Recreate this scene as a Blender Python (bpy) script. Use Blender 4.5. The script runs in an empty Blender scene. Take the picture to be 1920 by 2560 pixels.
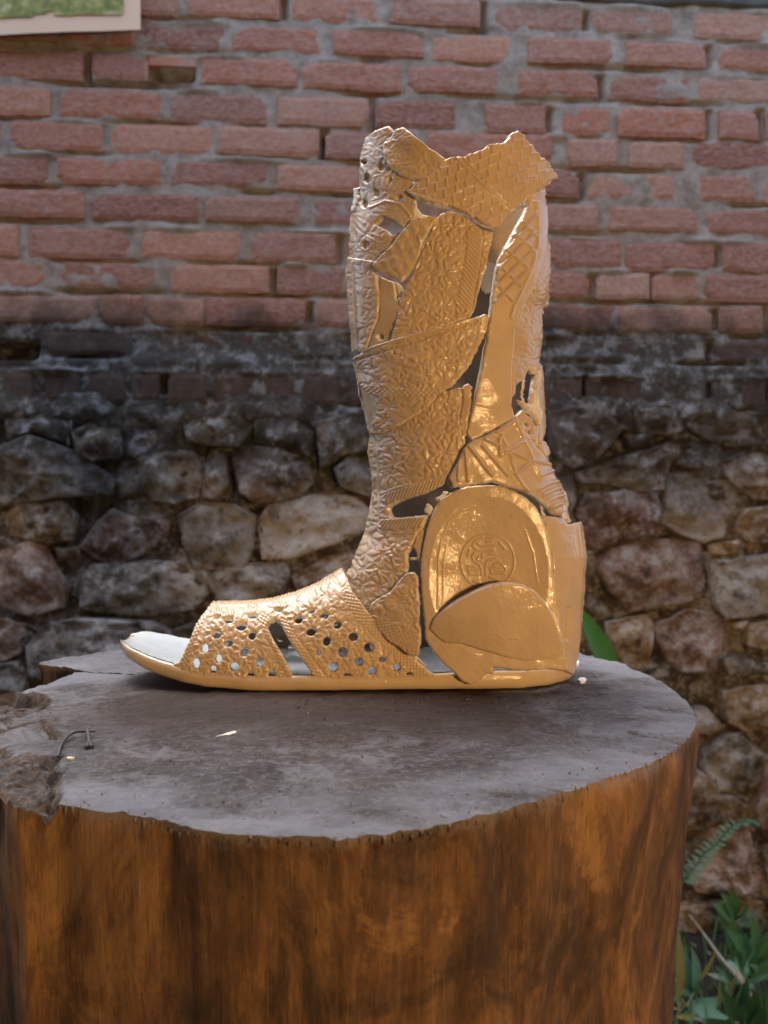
import bpy, math, random
import numpy as np
from mathutils import Vector

random.seed(7)
rng = np.random.default_rng(7)
S = bpy.context.scene
COL = S.collection

# ------------------------------------------------------------------ camera, sky, sun, lamp, exposure
F = 1925.0            # focal length in photo pixels (1920 x 2560 photo)
CX, CY = 960.0, 1280.0
H = 0.95              # height of the sawn stump top
CAMH = 0.0983         # camera above the stump top
CZ = H + CAMH
D = 0.462             # distance of the boot's middle plane

cam_d = bpy.data.cameras.new('camera')
cam = bpy.data.objects.new('camera', cam_d)
COL.objects.link(cam)
cam.location = (0, 0, CZ)
cam.rotation_euler = (math.radians(90), 0, 0)
cam_d.sensor_width = 36.0
cam_d.lens = 36.0 * F / 2560.0
cam_d.clip_start = 0.02
cam_d.clip_end = 1000.0
cam_d.dof.use_dof = True
cam_d.dof.focus_distance = 0.365
cam_d.dof.aperture_fstop = cam_d.lens / 1.9
S.camera = cam

SUN_EL, SUN_AZ = math.radians(66), math.radians(-35)   # azimuth from +Y towards +X
W = bpy.data.worlds.new('World')
S.world = W
W.use_nodes = True
wn = W.node_tree
bg = wn.nodes['Background']
sky = wn.nodes.new('ShaderNodeTexSky')
sky.sky_type = 'NISHITA'
sky.sun_disc = False
sky.sun_elevation = SUN_EL
sky.sun_rotation = SUN_AZ
sky.air_density = 0.8
sky.dust_density = 3.5
sky.ozone_density = 0.6
wn.links.new(sky.outputs[0], bg.inputs[0])
bg.inputs[1].default_value = 0.15

sd = bpy.data.lights.new('sun', 'SUN')
sd.energy = 0.5
sd.angle = math.radians(40)
sd.color = (0.94, 0.97, 1.0)
so = bpy.data.objects.new('sun', sd)
COL.objects.link(so)
sdir = Vector((math.sin(SUN_AZ) * math.cos(SUN_EL), math.cos(SUN_AZ) * math.cos(SUN_EL), math.sin(SUN_EL)))
so.rotation_euler = sdir.to_track_quat('Z', 'Y').to_euler()

# the warm lamp whose reflections show in the glossy heel: low, in front and to the right
ld = bpy.data.lights.new('warm_lamp', 'POINT')
ld.energy = 12.2
ld.color = (1.0, 0.61, 0.255)
ld.shadow_soft_size = 0.07
lo = bpy.data.objects.new('warm_lamp', ld)
COL.objects.link(lo)
lo.location = (0.62, -0.62, H + 0.12)

S.view_settings.view_transform = 'Standard'
S.view_settings.look = 'None'
S.view_settings.gamma = 1.0
S.view_settings.exposure = 1.8
S.view_settings.use_curve_mapping = False
S.render.engine = 'CYCLES'

# ------------------------------------------------------------------ small helpers
def crop(base, pts):
    x0, y0, s = base
    return [(x0 + p[0] / s, y0 + p[1] / s) for p in pts]
K1 = (820, 280, 2.765); K2 = (820, 780, 2.37); K3 = (280, 1340, 2.07375); K4 = (920, 1180, 2.765)
LG = (1040, 1200, 4.1475); Q = (1180, 940, 5.53); V = (900, 1080, 4.4235)
R3 = (0, 800, 1.728); R4 = (1360, 900, 2.7643); R5 = (0, 1560, 1.728); R6 = (960, 1560, 1.728)
SL = (0, 1580, 4.1475); GR = (1640, 1980, 3.814)

def empty(name, loc, label, cat, group=None):
    o = bpy.data.objects.new(name, None)
    COL.objects.link(o)
    o.empty_display_size = 0.05
    o.location = loc
    tag(o, label, cat, group)
    return o

def tag(o, label=None, cat=None, group=None, kind=None):
    if label: o['label'] = label
    if cat: o['category'] = cat
    if group: o['group'] = group
    if kind: o['kind'] = kind
    return o

def np_mesh(name, v, quads=None, tris=None, smooth=True):
    me = bpy.data.meshes.new(name)
    v = np.asarray(v, dtype=np.float32)
    nq = 0 if quads is None else len(quads)
    nt = 0 if tris is None else len(tris)
    me.vertices.add(len(v))
    me.vertices.foreach_set('co', v.ravel())
    idx = []
    if nq: idx.append(np.asarray(quads, dtype=np.int32).ravel())
    if nt: idx.append(np.asarray(tris, dtype=np.int32).ravel())
    idx = np.concatenate(idx)
    me.loops.add(len(idx))
    me.loops.foreach_set('vertex_index', idx)
    me.polygons.add(nq + nt)
    st = np.concatenate([np.arange(nq) * 4, nq * 4 + np.arange(nt) * 3]).astype(np.int32)
    me.polygons.foreach_set('loop_start', st)
    me.polygons.foreach_set('use_smooth', np.full(nq + nt, smooth, dtype=bool))
    me.update(calc_edges=True)
    me.validate()
    return me

def obj(name, me, mat=None, parent=None, label=None):
    o = bpy.data.objects.new(name, me)
    COL.objects.link(o)
    if mat is not None and me is not None and len(me.materials) == 0:
        me.materials.append(mat)
    if parent is not None:
        o.parent = parent
        o.matrix_parent_inverse.identity()
    if label: o['label'] = label
    return o

def _hash(ix, iy, seed):
    n = (ix.astype(np.int64) * 374761393 + iy.astype(np.int64) * 668265263 + seed * 1442695041) & 0x7fffffff
    n = ((n ^ (n >> 13)) * 1274126177) & 0x7fffffff
    n = (n ^ (n >> 16)) & 0x7fffffff
    return n / float(0x7fffffff)

def vnoise(x, y, seed=0):
    x = np.asarray(x, float); y = np.asarray(y, float)
    ix = np.floor(x); iy = np.floor(y)
    fx = x - ix; fy = y - iy
    fx = fx * fx * (3 - 2 * fx); fy = fy * fy * (3 - 2 * fy)
    a = _hash(ix, iy, seed); b = _hash(ix + 1, iy, seed)
    c = _hash(ix, iy + 1, seed); d = _hash(ix + 1, iy + 1, seed)
    return (a * (1 - fx) + b * fx) * (1 - fy) + (c * (1 - fx) + d * fx) * fy - 0.5

def fbm(x, y, seed=0, oct=4):
    r = 0; a = 1.0
    for i in range(oct):
        r = r + a * vnoise(x * 2 ** i + 17.3 * i, y * 2 ** i - 9.1 * i, seed + i)
        a *= 0.5
    return r

def inside(px, py, poly):
    r = np.zeros(px.shape, bool)
    n = len(poly)
    for i in range(n):
        x0, y0 = poly[i]; x1, y1 = poly[(i + 1) % n]
        if y0 == y1: continue
        c = (y0 > py) != (y1 > py)
        xi = (x1 - x0) * (py - y0) / (y1 - y0) + x0
        r ^= c & (px < xi)
    return r

def nearest(px, py, loops):
    """distance and closest point on closed loops"""
    best = np.full(px.shape, 1e18); bx = px.copy(); by = py.copy()
    for poly in loops:
        n = len(poly)
        for i in range(n):
            x0, y0 = poly[i]; x1, y1 = poly[(i + 1) % n]
            dx, dy = x1 - x0, y1 - y0
            l2 = dx * dx + dy * dy
            if l2 < 1e-18: continue
            t = np.clip(((px - x0) * dx + (py - y0) * dy) / l2, 0, 1)
            qx = x0 + t * dx; qy = y0 + t * dy
            d = (px - qx) ** 2 + (py - qy) ** 2
            m = d < best
            best[m] = d[m]; bx[m] = qx[m]; by[m] = qy[m]
    return np.sqrt(best), bx, by

def segdist(px, py, pts):
    """distance to an open polyline and the arc length of the nearest point"""
    best = np.full(px.shape, 1e18); arc = np.zeros(px.shape); L = 0
    side = np.zeros(px.shape)
    for (x0, y0), (x1, y1) in zip(pts[:-1], pts[1:]):
        dx, dy = x1 - x0, y1 - y0
        l = math.hypot(dx, dy)
        if l < 1e-9: continue
        t = np.clip(((px - x0) * dx + (py - y0) * dy) / (l * l), 0, 1)
        d = (px - x0 - t * dx) ** 2 + (py - y0 - t * dy) ** 2
        m = d < best
        best[m] = d[m]; arc[m] = (L + t * l)[m]
        side[m] = np.sign(dx * (py - y0) - dy * (px - x0))[m]
        L += l
    return np.sqrt(best), arc, side

def ragged(poly, step, amp, seed):
    out = []; n = len(poly); s = 0.0
    for i in range(n):
        x0, y0 = poly[i]; x1, y1 = poly[(i + 1) % n]
        l = math.hypot(x1 - x0, y1 - y0)
        if l < 1e-9: continue
        k = max(1, int(l / step))
        nx, ny = -(y1 - y0) / l, (x1 - x0) / l
        for j in range(k):
            t = j / k
            ss = (s + t * l)
            a = amp * (2 * float(vnoise(np.array([ss / (step * 1.3)]), np.array([3.7]), seed)[0])
                       + 1.2 * float(vnoise(np.array([ss / (step * 4)]), np.array([1.1]), seed + 5)[0]))
            if j == 0: a *= 0.4
            out.append((x0 + t * (x1 - x0) + nx * a, y0 + t * (y1 - y0) + ny * a))
        s += l
    return out

def ell(cx, cy, rx, ry, rot=0.0, n=14):
    c, s = math.cos(rot), math.sin(rot)
    return [(cx + rx * math.cos(a) * c - ry * math.sin(a) * s, cy + rx * math.cos(a) * s + ry * math.sin(a) * c)
            for a in [2 * math.pi * i / n for i in range(n)]]

def grid_patch(loops, step):
    """square cells inside loops[0] minus loops[1:], border vertices pulled on to the outline"""
    p = np.array(loops[0])
    x0, y0 = p.min(0) - step; x1, y1 = p.max(0) + step
    nx = int((x1 - x0) / step) + 2; ny = int((y1 - y0) / step) + 2
    gx = x0 + np.arange(nx) * step; gy = y0 + np.arange(ny) * step
    cx, cy = np.meshgrid(gx[:-1] + step / 2, gy[:-1] + step / 2)
    m = np.zeros(cx.shape, bool)
    for lp in loops:
        m ^= inside(cx, cy, lp)
    vid = lambda i, j: j * nx + i
    J, I = np.nonzero(m)
    q = np.stack([vid(I, J), vid(I + 1, J), vid(I + 1, J + 1), vid(I, J + 1)], 1)
    used, inv = np.unique(q.ravel(), return_inverse=True)
    q = inv.reshape(-1, 4)
    vx = gx[used % nx].copy(); vy = gy[used // nx].copy()
    e = np.concatenate([q[:, [0, 1]], q[:, [1, 2]], q[:, [2, 3]], q[:, [3, 0]]])
    key = e.min(1).astype(np.int64) * (len(used) + 1) + e.max(1)
    _, ii, cnt = np.unique(key, return_inverse=True, return_counts=True)
    be = e[cnt[ii] == 1]
    bv = np.unique(be)
    d, bx, by = nearest(vx[bv], vy[bv], loops)
    ok = d < step * 1.1
    vx[bv[ok]] = bx[ok]; vy[bv[ok]] = by[ok]
    return vx, vy, q, be

# ------------------------------------------------------------------ materials
def nodes(name):
    m = bpy.data.materials.new(name)
    m.use_nodes = True
    nt = m.node_tree
    return m, nt, nt.nodes['Principled BSDF']

class NT:
    def __init__(s, nt): s.t = nt
    def n(s, kind, **kw):
        nd = s.t.nodes.new(kind)
        for k, v in kw.items():
            if k.startswith('i_'):
                nd.inputs[k[2:].replace('_', ' ')].default_value = v
            else: setattr(nd, k, v)
        return nd
    def l(s, a, b): s.t.links.new(a, b)
    def val(s, x, sock):
        if hasattr(x, 'is_linked') or hasattr(x, 'links'): s.l(x, sock)
        else: sock.default_value = x
    def noise(s, vec, scale, detail=4, rough=0.55, w=None, dist=0.0):
        nd = s.n('ShaderNodeTexNoise')
        if w is not None:
            nd.noise_dimensions = '4D'
            s.val(w, nd.inputs['W'])
        s.l(vec, nd.inputs['Vector'])
        nd.inputs['Scale'].default_value = scale
        nd.inputs['Detail'].default_value = detail
        nd.inputs['Roughness'].default_value = rough
        nd.inputs['Distortion'].default_value = dist
        return nd.outputs['Fac']
    def ramp(s, fac, stops, interp='LINEAR'):
        nd = s.n('ShaderNodeValToRGB')
        cr = nd.color_ramp
        cr.interpolation = interp
        while len(cr.elements) < len(stops): cr.elements.new(0.5)
        for e, (p, c) in zip(cr.elements, stops):
            e.position = p
            e.color = (c, c, c, 1) if isinstance(c, (int, float)) else (*c, 1)
        s.l(fac, nd.inputs[0])
        return nd.outputs[0]
    def mix(s, fac, a, b, mode='MIX'):
        nd = s.n('ShaderNodeMix', data_type='RGBA', blend_type=mode)
        s.val(fac, nd.inputs[0])
        for x, i in ((a, 6), (b, 7)):
            if isinstance(x, tuple): nd.inputs[i].default_value = (*x, 1)
            else: s.l(x, nd.inputs[i])
        return nd.outputs[2]
    def math(s, op, a, b=0.0, c=None):
        nd = s.n('ShaderNodeMath', operation=op)
        s.val(a, nd.inputs[0]); s.val(b, nd.inputs[1])
        if c is not None: s.val(c, nd.inputs[2])
        return nd.outputs[0]
    def maprange(s, v, a, b, c=0.0, d=1.0):
        nd = s.n('ShaderNodeMapRange', interpolation_type='SMOOTHSTEP')
        s.l(v, nd.inputs[0])
        for i, x in enumerate((a, b, c, d)): nd.inputs[i + 1].default_value = x
        return nd.outputs[0]
    def mapping(s, vec, scale):
        nd = s.n('ShaderNodeMapping')
        s.l(vec, nd.inputs[0])
        nd.inputs['Scale'].default_value = scale
        return nd.outputs[0]
    def bump(s, h, strength, dist, normal=None):
        nd = s.n('ShaderNodeBump')
        nd.inputs['Strength'].default_value = strength
        nd.inputs['Distance'].default_value = dist
        s.l(h, nd.inputs['Height'])
        if normal is not None: s.l(normal, nd.inputs['Normal'])
        return nd.outputs[0]

def coords(t):
    tc = t.n('ShaderNodeTexCoord'); oi = t.n('ShaderNodeObjectInfo'); ge = t.n('ShaderNodeNewGeometry')
    return tc.outputs['Object'], oi.outputs['Random'], ge.outputs['Position']

def mat_paint(name, col, rough=0.3, wave=1.0, coat=0.7):
    m, nt, b = nodes(name); t = NT(nt)
    oc, rnd, pos = coords(t)
    n1 = t.noise(pos, 60, 4)
    c = t.mix(t.ramp(n1, [(0.35, 0.0), (0.7, 1.0)]), tuple(x * 0.88 for x in col), col)
    n2 = t.noise(pos, 900, 2)
    c = t.mix(t.ramp(n2, [(0.68, 0.0), (0.8, 0.45)]), c, tuple(x * 0.6 for x in col))
    t.l(c, b.inputs['Base Color'])
    b.inputs['Roughness'].default_value = rough
    b.inputs['Specular IOR Level'].default_value = 0.3
    b.inputs['Coat Weight'].default_value = coat
    b.inputs['Coat Roughness'].default_value = 0.05
    n3 = t.noise(pos, 330, 3, 0.6)
    n4 = t.noise(pos, 1500, 2, 0.5)
    h = t.math('ADD', n3, t.math('MULTIPLY', n4, 0.25))
    bn = t.bump(h, 0.30 * wave, 0.0012)
    t.l(bn, b.inputs['Normal']); t.l(bn, b.inputs['Coat Normal'])
    return m

def damp_mask(t, pos, lo0, lo1, hi0, hi1, amp):
    """dark moss-and-damp stain that follows the ledge of the wall (heights above the ground)"""
    sep = t.n('ShaderNodeSeparateXYZ'); t.l(pos, sep.inputs[0])
    z = t.math('ADD', sep.outputs[2], t.math('MULTIPLY', t.math('SUBTRACT', t.noise(pos, 5.5, 5, 0.65), 0.5), amp))
    up = t.maprange(z, hi1, hi0, 0, 1)
    dn = t.maprange(z, lo0, lo1, 0, 1)
    return t.math('MULTIPLY', up, dn)

def mat_brick(name, c0, c1):
    m, nt, b = nodes(name); t = NT(nt)
    oc, rnd, pos = coords(t)
    w = t.math('MULTIPLY', rnd, 40.0)
    sv = t.mapping(oc, (1.0, 1.0, 0.45))
    n1 = t.noise(sv, 16, 3, 0.5, w)
    n2 = t.noise(oc, 45, 5, 0.65, w)
    c = t.mix(t.ramp(n1, [(0.35, 0.0), (0.65, 1.0)]), c0, c1)
    tint = t.ramp(rnd, [(0.0, (0.70, 0.60, 0.58)), (0.25, (1.0, 0.95, 0.92)), (0.5, (1.18, 0.95, 0.80)), (0.7, (0.82, 0.80, 0.84)), (0.85, (1.05, 1.12, 1.12)), (1.0, (1.0, 0.86, 0.8))])
    c = t.mix(1.0, c, tint, 'MULTIPLY')
    n3 = t.noise(oc, 14, 5, 0.7, t.math('ADD', w, 7.0))
    c = t.mix(t.ramp(n3, [(0.46, 0.0), (0.62, 0.75)]), c, (0.54, 0.41, 0.335))
    c = t.mix(t.ramp(n2, [(0.25, 0.6), (0.45, 0.0)]), c, (0.10, 0.06, 0.05))
    dm = damp_mask(t, pos, 1.0, 1.1, CZ + 0.40, CZ + 0.53, 0.30)
    moss = t.ramp(t.noise(pos, 30, 5, 0.7), [(0.3, (0.016, 0.014, 0.010)), (0.55, (0.05, 0.045, 0.03)), (0.72, (0.12, 0.13, 0.11))])
    c = t.mix(t.math('MULTIPLY', dm, 0.88), c, moss)
    t.l(c, b.inputs['Base Color'])
    b.inputs['Roughness'].default_value = 0.85
    t.l(t.bump(t.noise(oc, 120, 6, 0.7, w), 0.6, 0.004), b.inputs['Normal'])
    return m

def mat_mortar():
    m, nt, b = nodes('mortar'); t = NT(nt)
    oc, rnd, pos = coords(t)
    c = t.ramp(t.noise(pos, 22, 5, 0.7), [(0.3, (0.24, 0.195, 0.145)), (0.5, (0.42, 0.365, 0.29)), (0.75, (0.60, 0.545, 0.465))])
    dm = damp_mask(t, pos, 0.0, 0.05, CZ + 0.40, CZ + 0.53, 0.30)
    moss = t.ramp(t.noise(pos, 26, 5, 0.75), [(0.35, (0.014, 0.012, 0.009)), (0.50, (0.05, 0.048, 0.035)), (0.60, (0.24, 0.26, 0.25))])
    c = t.mix(t.math('MULTIPLY', dm, 0.9), c, moss)
    t.l(c, b.inputs['Base Color'])
    b.inputs['Roughness'].default_value = 0.95
    t.l(t.bump(t.noise(pos, 90, 6, 0.75), 0.8, 0.006), b.inputs['Normal'])
    return m

def mat_stone(name, c0, c1, c2):
    m, nt, b = nodes(name); t = NT(nt)
    oc, rnd, pos = coords(t)
    w = t.math('MULTIPLY', rnd, 50.0)
    n1 = t.noise(pos, 9, 6, 0.65, w)
    c = t.ramp(n1, [(0.36, c0), (0.5, c1), (0.63, c2)])
    n2 = t.noise(pos, 34, 6, 0.75, w)
    c = t.mix(t.ramp(n2, [(0.50, 0.0), (0.58, 0.75)]), c, (0.58, 0.56, 0.53))
    c = t.mix(t.ramp(n2, [(0.36, 0.85), (0.47, 0.0)]), c, (0.055, 0.042, 0.022))
    tint = t.ramp(rnd, [(0.0, (1.0, 0.95, 0.86)), (0.5, (1.45, 1.40, 1.28)), (1.0, (1.85, 1.76, 1.58))])
    c = t.mix(1.0, c, tint, 'MULTIPLY')
    dm = damp_mask(t, pos, CZ - 0.06, CZ + 0.16, CZ + 0.8, CZ + 0.9, 0.32)
    moss = t.ramp(t.noise(pos, 24, 6, 0.75, w), [(0.36, (0.018, 0.015, 0.010)), (0.48, (0.06, 0.055, 0.035)), (0.54, (0.14, 0.14, 0.12)), (0.60, (0.46, 0.48, 0.48))])
    c = t.mix(t.math('MULTIPLY', dm, 0.85), c, moss)
    t.l(c, b.inputs['Base Color'])
    b.inputs['Roughness'].default_value = 0.82
    h = t.math('ADD', t.noise(pos, 30, 7, 0.7, w), t.math('MULTIPLY', t.noise(pos, 140, 4, 0.7), 0.3))
    t.l(t.bump(h, 1.0, 0.03), b.inputs['Normal'])
    return m

def mat_plain(name, stops, scale=20, rough=0.8, bump=0.3, bscale=120, bdist=0.002, stretch=(1, 1, 1), spec=0.5):
    m, nt, b = nodes(name); t = NT(nt)
    oc, rnd, pos = coords(t)
    v = t.mapping(pos, stretch)
    c = t.ramp(t.noise(v, scale, 5, 0.65), stops)
    t.l(c, b.inputs['Base Color'])
    b.inputs['Roughness'].default_value = rough
    b.inputs['Specular IOR Level'].default_value = spec
    if bump:
        t.l(t.bump(t.noise(v, bscale, 5, 0.7), bump, bdist), b.inputs['Normal'])
    return m

def mat_wood_side():
    m, nt, b = nodes('peeled_wood'); t = NT(nt)
    oc, rnd, pos = coords(t)
    fine = t.noise(t.mapping(pos, (1, 1, 0.05)), 620, 6, 0.8)
    mid = t.noise(t.mapping(pos, (1, 1, 0.34)), 44, 8, 0.74, dist=0.5)
    big = t.noise(t.mapping(pos, (1, 1, 0.62)), 17, 8, 0.72, dist=0.9)
    c = t.ramp(mid, [(0.34, (0.040, 0.017, 0.007)), (0.46, (0.105, 0.048, 0.017)), (0.58, (0.19, 0.092, 0.032)), (0.72, (0.34, 0.18, 0.068))])
    c = t.mix(t.ramp(big, [(0.38, 0.9), (0.49, 0.0)]), c, (0.034, 0.017, 0.009))
    c = t.mix(t.ramp(big, [(0.54, 0.0), (0.62, 0.65)]), c, (0.36, 0.19, 0.068))
    c = t.mix(t.ramp(fine, [(0.36, 0.55), (0.47, 0.0)]), c, (0.045, 0.023, 0.011))
    c = t.mix(t.ramp(fine, [(0.54, 0.0), (0.68, 0.25)]), c, (0.34, 0.22, 0.115))
    sz_ = t.n('ShaderNodeSeparateXYZ'); t.l(pos, sz_.inputs[0])
    rz = t.math('ADD', sz_.outputs[2], t.math('MULTIPLY', t.math('SUBTRACT', t.noise(pos, 240, 5, 0.75), 0.5), 0.016))
    c = t.mix(t.math('MULTIPLY', t.maprange(rz, H - 0.006, H + 0.001), 0.75), c, (0.20, 0.17, 0.15))
    sp = t.noise(t.mapping(pos, (1, 1, 0.4)), 520, 2, 0.5)
    c = t.mix(t.ramp(sp, [(0.70, 0.0), (0.76, 0.8)]), c, (0.03, 0.014, 0.008))
    t.l(c, b.inputs['Base Color'])
    b.inputs['Roughness'].default_value = 0.62
    h = t.math('ADD', t.math('MULTIPLY', fine, 0.6), mid)
    t.l(t.bump(h, 0.55, 0.004), b.inputs['Normal'])
    return m

def mat_wood_top():
    m, nt, b = nodes('sawn_wood'); t = NT(nt)
    oc, rnd, pos = coords(t)
    big = t.noise(pos, 13, 8, 0.68, dist=0.4)
    mid = t.noise(pos, 60, 6, 0.7)
    saw = t.noise(t.mapping(pos, (0.35, 2.2, 1)), 130, 4, 0.65, dist=0.3)
    c = t.ramp(big, [(0.38, (0.016, 0.011, 0.009)), (0.5, (0.050, 0.041, 0.038)), (0.61, (0.125, 0.119, 0.120))])
    c = t.mix(t.ramp(mid, [(0.3, 0.7), (0.5, 0.0)]), c, (0.10, 0.07, 0.05))
    c = t.mix(t.ramp(saw, [(0.55, 0.0), (0.75, 0.22)]), c, (0.36, 0.32, 0.29))
    pt = t.noise(pos, 34, 7, 0.75, dist=0.6)
    c = t.mix(t.ramp(pt, [(0.52, 0.0), (0.62, 0.6)]), c, (0.225, 0.228, 0.245))
    c = t.mix(t.ramp(pt, [(0.36, 0.65), (0.46, 0.0)]), c, (0.032, 0.020, 0.014))
    fz = t.noise(pos, 260, 7, 0.82)
    c = t.mix(t.ramp(fz, [(0.49, 0.0), (0.60, 0.65)]), c, (0.19, 0.18, 0.178))
    c = t.mix(t.ramp(fz, [(0.34, 0.6), (0.48, 0.0)]), c, (0.07, 0.048, 0.036))
    spk = t.noise(pos, 420, 3, 0.6)
    c = t.mix(t.ramp(spk, [(0.66, 0.0), (0.74, 0.7)]), c, (0.30, 0.27, 0.25))
    spd = t.noise(pos, 300, 3, 0.6)
    c = t.mix(t.ramp(spd, [(0.26, 0.8), (0.36, 0.0)]), c, (0.05, 0.032, 0.022))
    sa = t.n('ShaderNodeAttribute', attribute_name='sapwood_sheen')
    c = t.mix(t.math('MULTIPLY', sa.outputs['Fac'], 0.6), c, (0.28, 0.295, 0.335))  # weathered rim, with its bluish sky sheen painted into the colour
    # the boot's contact shadow, painted dark brown into the wood around the sole
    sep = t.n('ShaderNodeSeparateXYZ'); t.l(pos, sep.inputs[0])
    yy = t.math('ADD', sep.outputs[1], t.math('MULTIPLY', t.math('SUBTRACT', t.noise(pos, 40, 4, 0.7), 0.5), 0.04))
    sole_shade = t.math('MULTIPLY', t.maprange(yy, 0.305, 0.375), t.maprange(sep.outputs[0], 0.09, 0.05))
    sole_shade = t.math('MULTIPLY', sole_shade, t.maprange(sep.outputs[0], -0.17, -0.11))
    c = t.mix(t.math('MULTIPLY', sole_shade, 0.88), c, (0.036, 0.020, 0.013))
    # torn flanks and pits show the browner inner wood
    ge = t.n('ShaderNodeNewGeometry')
    sn = t.n('ShaderNodeSeparateXYZ'); t.l(ge.outputs['True Normal'], sn.inputs[0])
    steep = t.maprange(sn.outputs[2], 0.90, 0.62)
    zz = t.math('ADD', sep.outputs[2], t.math('MULTIPLY', t.math('SUBTRACT', t.noise(pos, 120, 4, 0.7), 0.5), 0.006))
    low = t.maprange(zz, H - 0.0028, H - 0.0065)
    br = t.ramp(t.noise(pos, 160, 5, 0.7), [(0.35, (0.045, 0.022, 0.010)), (0.5, (0.10, 0.052, 0.024)), (0.62, (0.19, 0.125, 0.075))])
    gr = t.ramp(t.noise(t.mapping(pos, (0.5, 1, 1)), 220, 5, 0.8), [(0.36, (0.03, 0.022, 0.016)), (0.5, (0.10, 0.095, 0.09)), (0.64, (0.26, 0.26, 0.26))])
    c = t.mix(low, c, gr)
    c = t.mix(t.math('MULTIPLY', steep, 0.6), c, br)
    t.l(c, b.inputs['Base Color'])
    b.inputs['Roughness'].default_value = 0.68
    b.inputs['Specular IOR Level'].default_value = 0.28
    h = t.math('ADD', t.math('MULTIPLY', saw, 0.35), t.math('ADD', t.math('MULTIPLY', fz, 0.9), t.math('MULTIPLY', spk, 0.5)))
    t.l(t.bump(h, 1.0, 0.003), b.inputs['Normal'])
    return m

def mat_leaf(name, c0, c1):
    m, nt, b = nodes(name); t = NT(nt)
    oc, rnd, pos = coords(t)
    c = t.mix(t.noise(pos, 40, 3), c0, c1)
    t.l(c, b.inputs['Base Color'])
    b.inputs['Roughness'].default_value = 0.45
    tr = t.n('ShaderNodeBsdfTranslucent'); t.l(c, tr.inputs[0])
    mx = t.n('ShaderNodeMixShader'); mx.inputs[0].default_value = 0.3
    out = nt.nodes['Material Output']
    t.l(b.outputs[0], mx.inputs[1]); t.l(tr.outputs[0], mx.inputs[2]); t.l(mx.outputs[0], out.inputs[0])
    return m

PAINT = mat_paint('glossy_tan_paint', (0.54, 0.385, 0.23), 0.6)
EDGE = mat_paint('pale_cut_edge', (0.70, 0.58, 0.43), 0.6, 1.0)
PAINT_SMOOTH = mat_paint('glossy_tan_paint_smooth', (0.57, 0.415, 0.25), 0.5, 1.1, 1.0)
INSOLE = mat_paint('white_insole_paint', (0.60, 0.66, 0.68), 0.25, 0.5)
INNER = mat_plain('dark_inside_shade', [(0.3, (0.12, 0.11, 0.10)), (0.7, (0.18, 0.17, 0.16))], 60, 0.5, 0.2, 400, 0.001)  # dark colour stands in for the shade inside the boot
TORN_GLINT = mat_plain('torn_white_and_glint', [(0.3, (0.6, 0.56, 0.5)), (0.7, (0.78, 0.76, 0.72))], 200, 0.7, 0.5, 700, 0.001)  # torn rubber; also stands in for sky-lit glints in the gaps
BRICK_A = mat_brick('red_brick', (0.41, 0.175, 0.10), (0.53, 0.28, 0.19))
BRICK_B = mat_brick('pale_brick', (0.48, 0.24, 0.145), (0.60, 0.385, 0.28))
MORTAR = mat_mortar()
RUBBLE_FILL = mat_stone('earth_mortar', (0.05, 0.036, 0.02), (0.15, 0.115, 0.068), (0.30, 0.245, 0.165))
ST_GREY = mat_stone('grey_stone', (0.12, 0.10, 0.07), (0.36, 0.32, 0.26), (0.62, 0.58, 0.52))
ST_TAN = mat_stone('tan_stone', (0.14, 0.085, 0.04), (0.38, 0.26, 0.145), (0.58, 0.45, 0.30))
ST_PINK = mat_stone('pink_stone', (0.16, 0.095, 0.065), (0.38, 0.25, 0.18), (0.56, 0.43, 0.36))
ST_LIGHT = mat_stone('pale_stone', (0.26, 0.215, 0.16), (0.54, 0.485, 0.40), (0.70, 0.66, 0.58))
ST_RED = mat_stone('reddish_stone', (0.12, 0.06, 0.045), (0.27, 0.15, 0.115), (0.36, 0.26, 0.22))
STM = dict(g=ST_GREY, t=ST_TAN, p=ST_PINK, l=ST_LIGHT, r=ST_RED)
WOOD_SIDE = mat_wood_side()
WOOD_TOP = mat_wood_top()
SOIL = mat_plain('soil', [(0.3, (0.02, 0.016, 0.011)), (0.6, (0.06, 0.048, 0.033)), (0.8, (0.13, 0.11, 0.08))], 14, 0.95, 0.8, 60, 0.02)
LEAF_A = mat_leaf('leaf_green', (0.10, 0.25, 0.08), (0.18, 0.36, 0.14))
LEAF_B = mat_leaf('leaf_blue_green', (0.14, 0.34, 0.23), (0.26, 0.48, 0.34))
LEAF_C = mat_leaf('leaf_bright', (0.07, 0.24, 0.03), (0.12, 0.34, 0.06))
LEAF_Y = mat_leaf('leaf_yellow', (0.42, 0.36, 0.10), (0.52, 0.48, 0.18))
LEAF_D = mat_leaf('leaf_dark', (0.03, 0.09, 0.035), (0.07, 0.17, 0.06))
STRAW = mat_plain('dry_straw', [(0.3, (0.30, 0.25, 0.17)), (0.7, (0.46, 0.42, 0.34))], 60, 0.8, 0.2)
DULL = mat_plain('dull_chip', [(0.3, (0.16, 0.135, 0.11)), (0.7, (0.24, 0.21, 0.18))], 300, 0.9, 0.0)
BLACK = mat_plain('black_twig', [(0.3, (0.012, 0.012, 0.013)), (0.7, (0.035, 0.034, 0.035))], 200, 0.5, 0.3, 600, 0.0006)
CHIP = mat_plain('wood_chip', [(0.3, (0.42, 0.34, 0.26)), (0.7, (0.62, 0.56, 0.48))], 300, 0.8, 0.3, 900, 0.0005)
WHITE = mat_plain('white_flake', [(0.3, (0.78, 0.78, 0.78)), (0.7, (0.85, 0.85, 0.85))], 200, 0.5, 0.2, 900, 0.0003)
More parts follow.
